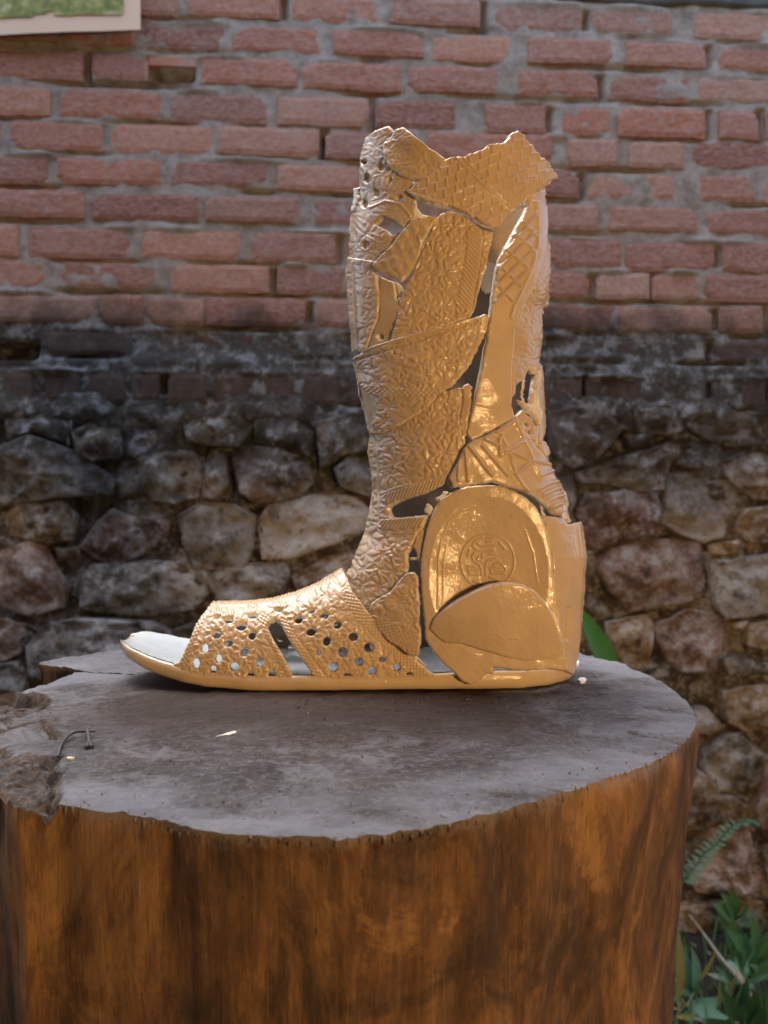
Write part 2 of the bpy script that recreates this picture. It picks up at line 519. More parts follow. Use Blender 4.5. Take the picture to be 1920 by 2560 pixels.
CRUMB = mat_plain('dark_crumbs', [(0.3, (0.03, 0.018, 0.012)), (0.55, (0.10, 0.06, 0.035)), (0.7, (0.38, 0.32, 0.26))], 800, 0.9, 0.0)
PAPER = mat_plain('cream_paper', [(0.3, (0.88, 0.62, 0.40)), (0.7, (0.90, 0.66, 0.44))], 8, 0.7, 0.05)
PRINT = mat_plain('green_print', [(0.30, (0.10, 0.13, 0.03)), (0.46, (0.21, 0.23, 0.035)), (0.56, (0.34, 0.34, 0.07)), (0.68, (0.56, 0.50, 0.27))], 42, 0.6, 0.0)
PLANK = mat_plain('blocker_plank', [(0.3, (0.06, 0.035, 0.02)), (0.7, (0.14, 0.09, 0.055))], 20, 0.8, 0.3, 90, 0.003, (1, 8, 1))
PLASTER = mat_plain('screen_plaster', [(0.3, (0.22, 0.19, 0.15)), (0.7, (0.32, 0.28, 0.23))], 6, 0.9, 0.3, 60, 0.003)
CONCRETE = mat_plain('mossy_concrete', [(0.3, (0.07, 0.07, 0.055)), (0.55, (0.13, 0.13, 0.11)), (0.75, (0.22, 0.22, 0.20))], 12, 0.9, 0.6, 60, 0.006)

# ------------------------------------------------------------------ wall frame (plane y = W0 + WK x)
W0, WK = 1.86, 0.065
PHI = math.atan(WK)
CP, SP = math.cos(PHI), math.sin(PHI)
def wall_uv(px, py, w=0.0):
    dx = (px - CX) / F
    t = (W0 - w / CP) / (1 - WK * dx)
    x = dx * t; y = t; z = CZ - (py - CY) / F * t
    return x * CP + (y - W0 + w * CP) * SP - 0.0 * w, z          # along the wall, height
def wall_xyz(u, v, w=0.0):
    """w = distance out of the wall towards the camera"""
    u = np.asarray(u, float); v = np.asarray(v, float); w = np.asarray(w, float)
    return np.stack([u * CP + w * SP, W0 + u * SP - w * CP, v + 0 * u + 0 * w], -1)

# ground
gx = np.concatenate([[-150, -40, -12, -5], np.linspace(-3, 3, 90), [5, 12, 40, 150]])
gy = np.concatenate([[-150, -40, -12, -4], np.linspace(-1.2, 3.5, 80), [6, 12, 40, 150]])
X, Y = np.meshgrid(gx, gy)
near = np.exp(-((X / 3.0) ** 2 + ((Y - 1) / 3.0) ** 2))
Z = -0.02 + near * (0.05 * fbm(X * 3, Y * 3, 3, 4)) + 0.05 * np.clip((Y - 1.2) / 0.6, 0, 1) * near
nx, ny = len(gx), len(gy)
I, J = np.meshgrid(np.arange(nx - 1), np.arange(ny - 1))
q = np.stack([J * nx + I, J * nx + I + 1, (J + 1) * nx + I + 1, (J + 1) * nx + I], -1).reshape(-1, 4)
tag(obj('ground', np_mesh('ground', np.stack([X, Y, Z], -1).reshape(-1, 3), q), SOIL), kind='structure')

# ---- the house wall and porch roof are unseen, added to keep the open sky off the front of the boot
blocker = empty('sky_block_roof', (0, -0.9, 2.35), 'plank porch roof on rafters, unseen, added to keep sky off the boot', 'roof')
def box(name, lo_, hi_, mat, parent, org):
    x0, y0, z0 = lo_; x1, y1, z1 = hi_
    v = [(x0, y0, z0), (x1, y0, z0), (x1, y1, z0), (x0, y1, z0), (x0, y0, z1), (x1, y0, z1), (x1, y1, z1), (x0, y1, z1)]
    f = [(3, 2, 1, 0), (4, 5, 6, 7), (0, 1, 5, 4), (1, 2, 6, 5), (2, 3, 7, 6), (3, 0, 4, 7)]
    return obj(name, np_mesh(name, np.array(v) - np.array(org), f, smooth=False), mat, parent)
for i in range(12):
    box('sky_block_plank', (-3.0, -2.2 + i * 0.2, 2.51), (3.0, -2.2 + i * 0.2 + 0.194, 2.54), PLANK, blocker, (0, -0.9, 2.35))
for i in range(5):
    box('sky_block_rafter', (-2.42 + i * 1.2, -2.2, 2.38), (-2.34 + i * 1.2, 0.2, 2.507), PLANK, blocker, (0, -0.9, 2.35))
screen = empty('sky_block_wall', (0, -2.3, 0), 'plain unseen house wall, added behind the camera to block sky', 'wall')
box('sky_block_plaster', (-3.2, -2.45, -0.05), (3.2, -2.25, 2.6), PLASTER, screen, (0, -2.3, 0))
box('sky_block_plaster', (-2.7, -2.24, -0.05), (-2.5, 0.95, 2.5), PLASTER, screen, (0, -2.3, 0))  # side wings added to cut low sky light on the boot
box('sky_block_plaster', (2.6, -2.24, -0.05), (2.8, 0.95, 2.5), PLASTER, screen, (0, -2.3, 0))
# ---- brick wall
brick_wall = empty('brick_wall', tuple(wall_xyz(0, CZ + 0.30, 0)), 'old red brick wall with grey mortar joints above the rubble stones', 'wall')
stone_wall = empty('stone_wall', tuple(wall_xyz(0, 0, 0)), 'rough rubble stone footing wall beneath the red bricks', 'wall')
BW = np.array(brick_wall.location); SW = np.array(stone_wall.location)

ROWS = {  # photo y of the course at x=0 (top, bottom): spans in photo x
 (-2,): (-222, -156, None), (-3,): (-310, -244, None),
 (-1,): (-48, 18, [(-170, 60), (90, 330), (347, 446), (469, 700), (729, 949), (977, 1200), (1238, 1458), (1481, 1686), (1738, 1960), (1985, 2190)]),
 (0,): (38, 102, [(-300, -80), (-50, 145), (155, 340), (350, 560), (579, 801), (833, 1058), (1084, 1278), (1319, 1530), (1565, 1767), (1800, 2000), (2020, 2240)]),
 (1,): (124, 190, [(-320, -85), (-60, 205), (226, 370), (503, 744), (758, 1003), (1021, 1243), (1293, 1495), (1524, 1730), (1744, 1960), (1985, 2200)]),
 (2,): (213, 286, [(-380, -130), (-100, 124), (148, 402), (425, 665), (694, 923), (938, 1139), (1212, 1365), (1408, 1530), (1544, 1764), (1799, 1897), (1915, 2120)]),
 (3,): (298, 370, [(-400, -155), (-130, 0), (23, 255), (275, 527), (541, 799), (813, 1040), (1064, 1380), (1417, 1544), (1573, 1712), (1730, 1960), (1985, 2200)]),
 (4,): (385, 453, [(-370, -135), (-110, 116), (145, 399), (425, 665), (692, 900), (920, 1150), (1170, 1449), (1472, 1689), (1753, 1897), (1915, 2130)]),
 (5,): (474, 540, [(-340, -105), (-80, 211), (231, 495), (512, 744), (781, 1010), (1030, 1260), (1300, 1498), (1524, 1747), (1767, 2000), (2020, 2240)]),
 (6,): (564, 640, [(-390, -175), (-150, 43), (67, 324), (353, 599), (628, 839), (862, 1100), (1120, 1340), (1377, 1553), (1568, 1788), (1808, 1940), (1960, 2180)]),
 (7,): (649, 718, [(-370, -140), (-120, 113), (148, 399), (425, 674), (692, 862), (890, 1130), (1150, 1240), (1260, 1475), (1492, 1625), (1632, 1747), (1764, 1990), (2010, 2230)]),
 (8,): (732, 804, [(-310, -85), (-60, 237), (249, 359), (365, 509), (515, 764), (793, 1000), (1020, 1250), (1280, 1539), (1550, 1782), (1799, 1909), (1925, 2130)]),
 (9,): (822, 880, [(-300, -70), (100, 330), (350, 560), (580, 800), (820, 1050), (1070, 1280), (1300, 1520), (1540, 1770), (1790, 1985)]),
 (10,): (932, 1008, [(-200, -110), (-95, 0), (12, 95), (120, 205), (222, 320), (336, 404), (425, 520), (540, 640), (660, 740), (760, 850), (870, 960), (980, 1090), (1110, 1230), (1250, 1370), (1382, 1448), (1458, 1500), (1512, 1596), (1608, 1760), (1775, 1840), (1848, 1905), (1925, 2010)]),
}
def brick_mesh(seed):
    r = np.random.default_rng(seed)
    nu, nv = 15, 7
    u = np.linspace(-0.5, 0.5, nu); v = np.linspace(-0.5, 0.5, nv)
    U, Vv = np.meshgrid(u, v)
    eu = np.minimum(U + 0.5, 0.5 - U) * 0.24; ev = np.minimum(Vv + 0.5, 0.5 - Vv) * 0.066
    edge = np.minimum(eu, ev)
    w = -0.004 * np.exp(-(edge / 0.003)) + 0.004 * fbm(U * 5, Vv * 2, seed, 3)
    cu, cv = r.choice([-0.5, 0.5]), r.choice([-0.5, 0.5])
    w -= 0.022 * np.exp(-(((U - cu) * 0.24 / 0.014) ** 2 + ((Vv - cv) * 0.066 / 0.012) ** 2))
    U2 = U + np.where(np.abs(U) > 0.49, 0.014 * vnoise(Vv * 5, U * 0 + 1, seed + 3), 0)
    V2 = Vv + np.where(np.abs(Vv) > 0.49, 0.09 * vnoise(U * 6, Vv * 3, seed + 4), 0)
    front = np.stack([U2, -w, V2], -1).reshape(-1, 3)
    back = front.copy(); back[:, 1] = 0.075
    vs = np.concatenate([front, back])
    I, J = np.meshgrid(np.arange(nu - 1), np.arange(nv - 1))
    qf = np.stack([J * nu + I, J * nu + I + 1, (J + 1) * nu + I + 1, (J + 1) * nu + I], -1).reshape(-1, 4)
    n = nu * nv
    ring = list(range(nu)) + [j * nu + nu - 1 for j in range(1, nv)] + [(nv - 1) * nu + i for i in range(nu - 2, -1, -1)] + [j * nu for j in range(nv - 2, 0, -1)]
    qs = [(ring[k], ring[k] + n, ring[(k + 1) % len(ring)] + n, ring[(k + 1) % len(ring)]) for k in range(len(ring))]
    return np_mesh('brick', vs, np.concatenate([qf, np.array(qs)]), smooth=False)

bm_a = [brick_mesh(100 + i) for i in range(7)]
bm_b = [brick_mesh(200 + i) for i in range(4)]
for me in bm_a: me.materials.append(BRICK_A)
for me in bm_b: me.materials.append(BRICK_B)
brick_boxes = []
for key, (ya, yb, spans) in ROWS.items():
    k = key[0]
    _, zt = wall_uv(0, ya); _, zb = wall_uv(0, yb)
    if spans is None:
        off = random.uniform(-90, 90)
        spans = [(x + off + random.uniform(-6, 6), x + off + 222 + random.uniform(-6, 6)) for x in range(-1150, 2900, 245)]
    else:
        spans = list(spans)
        x = min(a[0] for a in spans) - 22
        while x > -1000:
            L_ = random.uniform(215, 250); spans.append((x - L_, x)); x -= L_ + random.uniform(18, 28)
        x = max(a[1] for a in spans) + 22
        while x < 2850:
            L_ = random.uniform(215, 250); spans.append((x, x + L_)); x += L_ + random.uniform(18, 28)
    for (xa, xb) in spans:
        ua, _ = wall_uv(xa, 600); ub, _ = wall_uv(xb, 600)
        L = ub - ua; hh = zt - zb
        me = random.choice(bm_b if random.random() < 0.33 else bm_a)
        o = bpy.data.objects.new('brick', me)
        COL.objects.link(o)
        o.parent = brick_wall
        prot = random.uniform(-0.004, 0.005)
        if k == 10: prot += random.uniform(0.016, 0.028)
        if k == 9: prot -= 0.004
        p = wall_xyz((ua + ub) / 2, (zt + zb) / 2 + random.uniform(-0.002, 0.002), prot) - BW
        o.location = tuple(p)
        flip = random.choice((0, math.pi))
        o.rotation_euler = (random.uniform(-0.02, 0.02), flip + random.uniform(-0.012, 0.012), PHI + random.uniform(-0.012, 0.012))
        o.scale = (L * random.uniform(0.985, 1.01), 1.0, hh * random.uniform(0.94, 1.03))
        brick_boxes.append((ua, ub, zb, zt))
# mortar bed: a rough heightfield that fills the joints and smears over brick edges
u0, _ = wall_uv(-1120, 600); u1, _ = wall_uv(2960, 600)
_, zA = wall_uv(0, -320); _, zB = wall_uv(0, 1030)
us = np.arange(u0, u1, 0.008); vs_ = np.arange(zB - 0.03, zA, 0.0065)
U, Vv = np.meshgrid(us, vs_)
w = -0.0062 + 0.007 * fbm(U * 26, Vv * 30, 11, 4) + 0.004 * fbm(U * 6, Vv * 7, 12, 3)
for (a, b_, c, d) in brick_boxes:       # joints: some are open and dark, bed joints show a lip of squeezed mortar above the brick
    if random.random() < 0.32:
        m = np.exp(-((U - b_ - 0.007) / 0.008) ** 2) * (np.abs(Vv - (c + d) / 2) < (d - c) * random.uniform(0.35, 0.6))
        w -= m * random.uniform(0.03, 0.06)
    if random.random() < 0.55:
        x0 = random.uniform(a, b_ - 0.05); ln = random.uniform(0.05, 0.16)
        w += random.uniform(0.006, 0.016) * np.exp(-((U - x0 - ln / 2) / (ln / 1.6)) ** 4) * np.exp(-((Vv - d - 0.004) / 0.006) ** 2)
    if random.random() < 0.6:
        x0 = random.uniform(a, b_ - 0.05); ln = random.uniform(0.06, 0.2)
        w -= random.uniform(0.012, 0.03) * np.exp(-((U - x0 - ln / 2) / (ln / 1.6)) ** 4) * np.exp(-((Vv - c + 0.006) / 0.005) ** 2)
def wbox(pxa, pya, pxb, pyb):
    a, t_ = wall_uv(pxa, pya); b_, c = wall_uv(pxb, pyb)
    return (U > a) & (U < b_) & (Vv < t_) & (Vv > c)
w[wbox(374, 160, 484, 202)] -= 0.075          # the hole where a brick is broken out
w[wbox(-40, 850, 96, 900)] -= 0.08            # deep dark gap low on the left
ul = Vv - (wall_uv(0, 905)[1]) + 0.012 * fbm(U * 8, Vv * 0, 31, 3)
w += 0.016 * np.exp(-(ul / 0.025) ** 2) * (1 + 1.2 * fbm(U * 14, Vv * 14, 32, 3))       # mossy mortar ledge
w += 0.024 * np.clip((wall_uv(0, 915)[1] - Vv) / 0.03 + 0.6 * fbm(U * 10, Vv * 10, 33, 3), 0, 1)
w = np.minimum(w, 0.05)
P = wall_xyz(U, Vv, w).reshape(-1, 3) - BW
nx, ny = len(us), len(vs_)
I, J = np.meshgrid(np.arange(nx - 1), np.arange(ny - 1))
q = np.stack([J * nx + I, J * nx + I + 1, (J + 1) * nx + I + 1, (J + 1) * nx + I], -1).reshape(-1, 4)
obj('mortar', np_mesh('mortar', P, q), MORTAR, brick_wall)
# broken-off stub of brick left in the hole
def slab(u0, u1, v0, v1, w0, w1):
    c = [(u0, v0, w0), (u1, v0, w0), (u1, v1, w0), (u0, v1, w0), (u0, v0, w1), (u1, v0, w1), (u1, v1, w1), (u0, v1, w1)]
    P = wall_xyz([a[0] for a in c], [a[1] for a in c], [a[2] for a in c])
    return P, [(3, 2, 1, 0), (4, 5, 6, 7), (0, 1, 5, 4), (1, 2, 6, 5), (2, 3, 7, 6), (3, 0, 4, 7)]
ua, za = wall_uv(372, 138); ub, zb = wall_uv(488, 164)
P, fq = slab(ua, ub, zb, za, -0.05, -0.004)
obj('brick', np_mesh('brick', P - BW, fq, smooth=False), BRICK_A, brick_wall, 'stub of a broken brick over a dark hole')
# concrete capping beam along the top, entering the frame at the upper right
def beam():
    n = 90
    uu = np.linspace(u0, u1, n)
    top = wall_uv(0, -420)[1]
    pa, pb = wall_uv(1150, -40)[0], wall_uv(1400, 20)[0]
    lo = np.interp(uu, [pa, pb, u1], [wall_uv(0, -235)[1], wall_uv(1500, -4)[1], wall_uv(1900, 12)[1]])
    lo = lo + 0.012 * fbm(uu * 9, uu * 0, 41, 3)
    rows = []
    for (vv, ww) in ((top, -0.08), (top, 0.003), (lo, 0.005), (lo - 0.006, 0.0), (lo, -0.08)):
        rows.append(wall_xyz(uu, vv + 0 * uu, ww + 0.006 * fbm(uu * 20, uu * 0 + ww * 50, 42, 2)))
    P = np.concatenate(rows) - BW
    q = [(r * n + i, r * n + i + 1, (r + 1) * n + i + 1, (r + 1) * n + i) for r in range(4) for i in range(n - 1)]
    return np_mesh('ledge', P, q, smooth=False)
obj('ledge', beam(), CONCRETE, brick_wall, 'dark mossy ledge over the top bricks')

# ---- rubble stones
STONES = [
 (R3, 'g', [(0,560),(130,500),(330,580),(480,690),(460,750),(200,770),(0,800),(-160,740)]),
 (R3, 'g', [(490,690),(560,620),(700,550),(830,580),(870,640),(840,760),(740,790),(520,760)]),
 (R3, 'g', [(860,640),(900,550),(960,580),(980,700),(920,780),(865,760)]),
 (R3, 'p', [(1000,600),(1060,550),(1200,560),(1320,620),(1340,700),(1280,760),(1100,790),(1030,740)]),
 (R3, 'l', [(1440,640),(1500,590),(1620,600),(1660,700),(1600,760),(1470,720)]),
 (R3, 'l', [(1110,870),(1160,800),(1380,750),(1530,770),(1590,830),(1580,900),(1450,960),(1250,1030),(1130,1030)]),
 (R3, 'g', [(760,850),(860,790),(1000,800),(1090,850),(1080,980),(1040,1080),(830,1070),(780,960)]),
 (R3, 'p', [(330,980),(400,880),(470,820),(560,850),(710,870),(700,930),(620,1000),(500,1070),(400,1030)]),
 (R3, 't', [(10,850),(60,800),(260,780),(310,850),(300,950),(200,960),(30,930)]),
 (R3, 'p', [(-60,1080),(0,1000),(120,960),(190,1010),(270,1150),(250,1240),(130,1280),(0,1240)]),
 (R3, 'g', [(330,1160),(350,1070),(600,1040),(740,1050),(870,1090),(880,1180),(820,1250),(640,1280),(420,1260),(340,1240)]),
 (R3, 'g', [(890,1110),(1000,1060),(1220,1050),(1240,1100),(1220,1190),(1100,1215),(930,1225)]),
 (R3, 't', [(1250,1090),(1400,1030),(1600,980),(1640,1080),(1500,1160),(1290,1190)]),
 (R3, 'p', [(-90,1310),(0,1300),(100,1320),(140,1350),(60,1450),(0,1480),(-90,1450)]),
 (R3, 'g', [(115,1410),(200,1320),(330,1290),(640,1310),(720,1360),(700,1460),(560,1560),(300,1580),(130,1530)]),
 (R3, 'g', [(735,1350),(840,1300),(1000,1290),(1000,1420),(760,1430)]),
 (R3, 't', [(300,480),(400,440),(500,470),(510,590),(400,610),(320,570)]),
 (R3, 'g', [(540,470),(680,460),(690,540),(600,600),(530,580)]),
 (R3, 'g', [(780,440),(1000,400),(1080,450),(1020,545),(900,540),(800,520)]),
 (R3, 'g', [(1090,430),(1250,420),(1340,480),(1330,590),(1220,545),(1090,530)]),
 (R3, 'g', [(1360,440),(1500,400),(1640,430),(1640,560),(1500,570),(1380,640)]),
 (R3, 't', [(225,985),(325,985),(325,1035),(240,1040)]),
 (R3, 'g', [(20,430),(160,400),(290,430),(290,540),(140,480),(20,520)]),
 (R3, 'g', [(-110,1500),(60,1480),(110,1560),(60,1660),(-110,1660)]),
 (R3, 't', [(1110,1240),(1300,1210),(1480,1180),(1480,1330),(1150,1340)]),
 (R4, 'p', [(30,360),(200,320),(450,390),(530,470),(440,590),(330,700),(200,740),(60,640)]),
 (R4, 'g', [(630,340),(830,310),(960,370),(970,480),(860,510),(670,490)]),
 (R4, 't', [(1000,400),(1120,360),(1320,350),(1620,400),(1620,560),(1300,590),(1150,560),(1050,490)]),
 (R4, 'g', [(560,510),(740,510),(740,590),(600,600)]),
 (R4, 't', [(230,780),(500,680),(700,620),(960,540),(960,650),(880,720),(830,890),(700,910),(450,860),(260,850)]),
 (R4, 't', [(990,580),(1100,620),(1230,740),(1200,765),(1050,755),(930,715)]),
 (R4, 't', [(1240,700),(1400,640),(1640,680),(1640,950),(1460,960),(1340,880),(1260,800)]),
 (R4, 'l', [(850,960),(880,790),(1050,770),(1220,790),(1340,900),(1350,1010),(1310,1130),(1250,1220),(1130,1260),(950,1190),(820,1120)]),
 (R4, 't', [(1340,1180),(1390,1030),(1640,990),(1640,1250),(1420,1260)]),
 (R4, 'r', [(230,1010),(300,930),(560,900),(770,920),(800,1050),(790,1190),(540,1250),(400,1300),(280,1280)]),
 (R4, 'p', [(380,1450),(420,1330),(600,1270),(850,1250),(1080,1270),(1110,1350),(1110,1640),(960,1680),(760,1720),(600,1740),(470,1600)]),
 (R4, 'l', [(1140,1380),(1300,1390),(1640,1330),(1640,1740),(1400,1770),(1250,1780),(1190,1680)]),
 (R4, 't', [(1160,1280),(1350,1250),(1510,1290),(1440,1335),(1180,1345)]),
 (R4, 'p', [(760,1850),(1000,1740),(1230,1780),(1220,1950),(1180,2150),(900,2150),(800,1980)]),
 (R4, 't', [(440,1820),(740,1770),(750,1900),(720,2140),(560,2140),(470,1950)]),
 (R4, 't', [(1260,1830),(1390,1800),(1350,1920),(1270,1900)]),
 (R4, 'l', [(1420,1830),(1640,1800),(1640,2030),(1430,1980)]),
 (R4, 'g', [(300,1600),(460,1700),(490,1780),(400,1800),(310,1720)]),
 (R4, 'g', [(1235,2080),(1430,2050),(1560,2090),(1560,2180),(1300,2190)]),
 (R4, 'g', [(20,780),(200,790),(230,960),(180,1080),(30,1040)]),
 (R4, 'g', [(60,1340),(330,1330),(370,1420),(330,1580),(100,1560)]),
 (R6, 'g', [(1335,370),(1400,370),(1480,450),(1440,480),(1350,475)]),
 (R6, 'g', [(1400,560),(1480,490),(1560,480),(1640,570),(1630,680),(1560,730),(1440,720),(1390,640)]),
 (R6, 't', [(1470,300),(1740,250),(1740,480),(1560,465),(1495,430)]),
 (R6, 't', [(1270,600),(1390,655),(1440,740),(1550,760),(1600,810),(1500,845),(1270,900)]),
 (R6, 'p', [(1330,1060),(1450,990),(1580,890),(1640,1100),(1640,1195),(1480,1185),(1360,1170)]),
 (R6, 't', [(1270,1240),(1500,1200),(1640,1220),(1600,1330),(1450,1380),(1270,1330)]),
 (R6, 't', [(1290,930),(1420,870),(1500,890),(1420,970),(1310,1040)]),
 (R6, 'r', [(1650,600),(1760,560),(1800,900),(1690,960),(1620,850)]),
 (R6, 'g', [(1660,990),(1800,960),(1800,1250),(1680,1240)]),
 (R6, 'g', [(980,430),(1240,380),(1300,560),(1250,760),(1000,740)]),
]
for yy in range(1130, 2360, 150):          # one more file of stones past each edge of the frame
    for xx in (-860, -645, -430, -215, 2060, 2275, 2490, 2705) + ((250, 620, 900, 1180, 1500) if yy > 1750 else ()):
        xx += random.uniform(-25, 25)
        poly = [(xx + 95 * math.cos(a) * random.uniform(.8, 1.1), yy + 62 * math.sin(a) * random.uniform(.85, 1.1)) for a in np.linspace(0, 2 * math.pi, 9)[:-1]]
        STONES.append(((0, 0, 1.0), random.choice('gtpg'), poly))

def stone_mesh(poly_uv, seed, bulge):
    r = np.random.default_rng(seed)
    p = np.array(ragged([tuple(a) for a in poly_uv], 0.022, 0.0022, seed))
    c = p.mean(0)
    n = len(p)
    size = np.sqrt(((p - c) ** 2).sum(1)).mean()
    # facets: random planes cut the dome
    pl = [(r.uniform(-0.85, 0.85), r.uniform(-0.85, 0.85), r.uniform(0.72, 1.05)) for _ in range(8)]
    p = c + (p - c) * 1.055
    rings = [(1.0, -0.05), (1.0, 0.0), (0.985, 0.45), (0.94, 0.75), (0.85, 0.92), (0.74, 1.0), (0.62, 1.05), (0.5, 1.08), (0.36, 1.1), (0.2, 1.1)]
    vs = []
    for (s, h) in rings:
        q_ = c + (p - c) * s
        d = (q_ - c) / max(size, 1e-6)
        hh = np.full(n, h * bulge if h >= 0 else h)
        if h > 0:
            cap = np.min([a * d[:, 0] + b_ * d[:, 1] + e for (a, b_, e) in pl], 0) * bulge
            hh = np.minimum(hh, np.maximum(cap, 0.25 * bulge))
            hh = hh + 0.020 * fbm(q_[:, 0] * 16, q_[:, 1] * 16, seed, 3) * min(1, s < 0.99) + 0.022 * fbm(q_[:, 0] * 40, q_[:, 1] * 45, seed + 2, 2) * (s < 0.97)
        vs.append(np.stack([q_[:, 0], q_[:, 1], hh], 1))
    vs.append(np.array([[c[0], c[1], vs[-1][:, 2].mean()]]))
    vs = np.concatenate(vs)
    q = [(r_ * n + i, r_ * n + (i + 1) % n, (r_ + 1) * n + (i + 1) % n, (r_ + 1) * n + i) for r_ in range(len(rings) - 1) for i in range(n)]
    last = (len(rings) - 1) * n
    t = [(last + i, last + (i + 1) % n, len(vs) - 1) for i in range(n)]
    return vs, q, t

for i, (base, col, poly) in enumerate(STONES):
    pp = crop(base, poly)
    uv = [wall_uv(a[0], a[1], 0.05) for a in pp]
    area = 0.5 * sum(uv[k][0] * uv[(k + 1) % len(uv)][1] - uv[(k + 1) % len(uv)][0] * uv[k][1] for k in range(len(uv)))
    if area < 0: uv = uv[::-1]
    sz = math.sqrt(abs(area))
    v, q, t = stone_mesh(uv, 300 + i, min(0.055, 0.024 + 0.18 * sz))
    c = np.array([np.mean([a[0] for a in uv]), np.mean([a[1] for a in uv])])
    out = random.uniform(0.0, 0.018)
    org = wall_xyz(c[0], c[1], 0.02 + out)
    P = wall_xyz(v[:, 0], v[:, 1], v[:, 2] + 0.02 + out) - org
    me = np_mesh('stone', P, q, t, smooth=True)
    o = obj('stone', me, STM[col], stone_wall)
    o.location = tuple(org - SW)
# earth mortar between the stones
_, zT = wall_uv(0, 1030)
us = np.arange(u0, u1, 0.012); vs_ = np.arange(-0.15, zT + 0.045, 0.012)
U, Vv = np.meshgrid(us, vs_)
w = 0.016 + 0.045 * fbm(U * 9, Vv * 9, 51, 5) - 0.02 * np.clip(fbm(U * 22, Vv * 22, 52, 3), 0, 1)
w += 0.018 * np.exp(-((Vv - zT - 0.0) / 0.03) ** 2)
P = wall_xyz(U, Vv, w).reshape(-1, 3) - SW
nx, ny = len(us), len(vs_)
I, J = np.meshgrid(np.arange(nx - 1), np.arange(ny - 1))
q = np.stack([J * nx + I, J * nx + I + 1, (J + 1) * nx + I + 1, (J + 1) * nx + I], -1).reshape(-1, 4)
obj('mortar', np_mesh('mortar', P, q), MORTAR if False else RUBBLE_FILL, stone_wall)

# ------------------------------------------------------------------ tree stump
def top_xy(px, py):
    d = CAMH * F / (py - CY)
    return ((px - CX) / F * d, d)
right = crop(R6, [(840,122),(1000,160),(1130,212),(1230,268),(1300,320),(1335,362),(1347,400),(1345,430),(1320,480),(1250,540),(1150,595),(1000,645),(800,710),(600,775),(400,830),(200,870),(0,905)])
front = crop(R5, [(1500,918),(1250,918),(1000,905),(850,890),(700,850),(550,820),(350,785),(230,760),(80,750),(0,705)])
left = [(-150, 1900), (-240, 1825), (-230, 1765), (-120, 1737), (0, 1729)]
crack = crop(SL, [(220,613),(380,556),(560,498),(820,398),(1100,424),(1450,434),(1452,426),(1100,412),(800,380),(600,352),(395,322)])
back = crop(SL, [(520,282),(800,242),(1240,180)]) + [(450, 1606), (640, 1598), (900, 1596), (1200, 1606)]
OUT = [top_xy(*p) for p in right + front + left + crack + back]
OUT = ragged(OUT, 0.0030, 0.00035, 77)
stump = empty('tree_stump', (0, 0.40, 0), 'sawn tree stump with grey weathered top and brown peeled sides', 'stump')
SO = np.array([0, 0.40, 0.0])

vx, vy, q, be = grid_patch([OUT], 0.00165)
z = 0.0010 * fbm(vx * 60, vy * 60, 61, 5) + 0.0014 * fbm(vx * 14, vy * 14, 62, 3) + 0.0005 * fbm(vx * 40 + vy * 25, vy * 330, 63, 2)
lowA = [top_xy(*p) for p in crop(SL, [(205,645),(330,640),(450,658),(525,705),(470,765),(350,845),(240,868),(130,872),(60,985),(20,1060),(-1200,1000),(-1200,700),(0,618),(180,618)])]
lowB = [top_xy(*p) for p in crop(SL, [(-1200,1000),(20,1130),(80,1200),(150,1270),(300,1250),(420,1285),(480,1275),(600,1255),(585,1400),(590,1500),(570,1720),(560,1900),(200,1900),(-1200,1800)])]
hole = [top_xy(*p) for p in crop(SL, [(440,905),(470,910),(520,980),(600,1030),(620,1070),(595,1110),(540,1090),(500,1010),(450,940)])]
def sunk(poly, soft):
    d, _, _ = nearest(vx, vy, [poly])
    ins = inside(vx, vy, poly)
    return np.clip(np.where(ins, d, -d) / soft + 0.3, 0, 1)
z += 0.0007 * fbm(vx * 230, vy * 230, 64, 3)
rough = fbm(vx * 150, vy * 260, 66, 6) + 0.8 * vnoise(vx * 480, vy * 900, 67)
a = sunk(lowA, 0.0012); b_ = sunk(lowB, 0.0035); h_ = sunk(hole, 0.0015)
z += -a * (0.0075 + 0.004 * rough) - b_ * (0.0036 + 0.0040 * rough) - h_ * 0.006
dk, _, _ = segdist(vx, vy, [top_xy(*p) for p in crop(SL, [(600,1265),(560,1330),(590,1420),(545,1500),(560,1600),(545,1720),(500,1800)])])
z -= 0.006 * np.exp(-(dk / 0.0022) ** 2) * (0.6 + rough)
for ln, dp, wd in (([(60,990),(250,945),(440,912)], 0.003, 0.0009), ([(470,790),(560,775),(700,740),(850,725)], 0.0012, 0.0006)):
    dk, _, _ = segdist(vx, vy, [top_xy(*p) for p in crop(SL, ln)])
    z -= dp * np.exp(-(dk / wd) ** 2)
for ln, dp, wd in (([(1060,462),(1130,482),(1200,490),(1290,505)], 0.0025, 0.0007),):
    dk, _, _ = segdist(vx, vy, [top_xy(*p) for p in crop(R6, ln)])
    z -= dp * np.exp(-(dk / wd) ** 2)
db, _, _ = nearest(vx, vy, [OUT])
z -= 0.0006 * np.exp(-db / 0.0016) * (1 + 1.8 * fbm(vx * 330, vy * 330, 68, 3))
TOPV = np.stack([vx, vy, H + z], 1)
tm = np_mesh('sawn_top', TOPV - SO, q)
at = tm.attributes.new('sapwood_sheen', 'FLOAT', 'POINT')
sap_sheen = np.clip(np.exp(-(db / 0.030) ** 1.5) * (1.0 + 1.6 * fbm(vx * 34, vy * 60, 69, 4)), 0, 1) * (1 - np.clip(a + b_, 0, 1))
at.data.foreach_set('value', sap_sheen.astype(np.float32))
obj('sawn_top', tm, WOOD_TOP, stump)

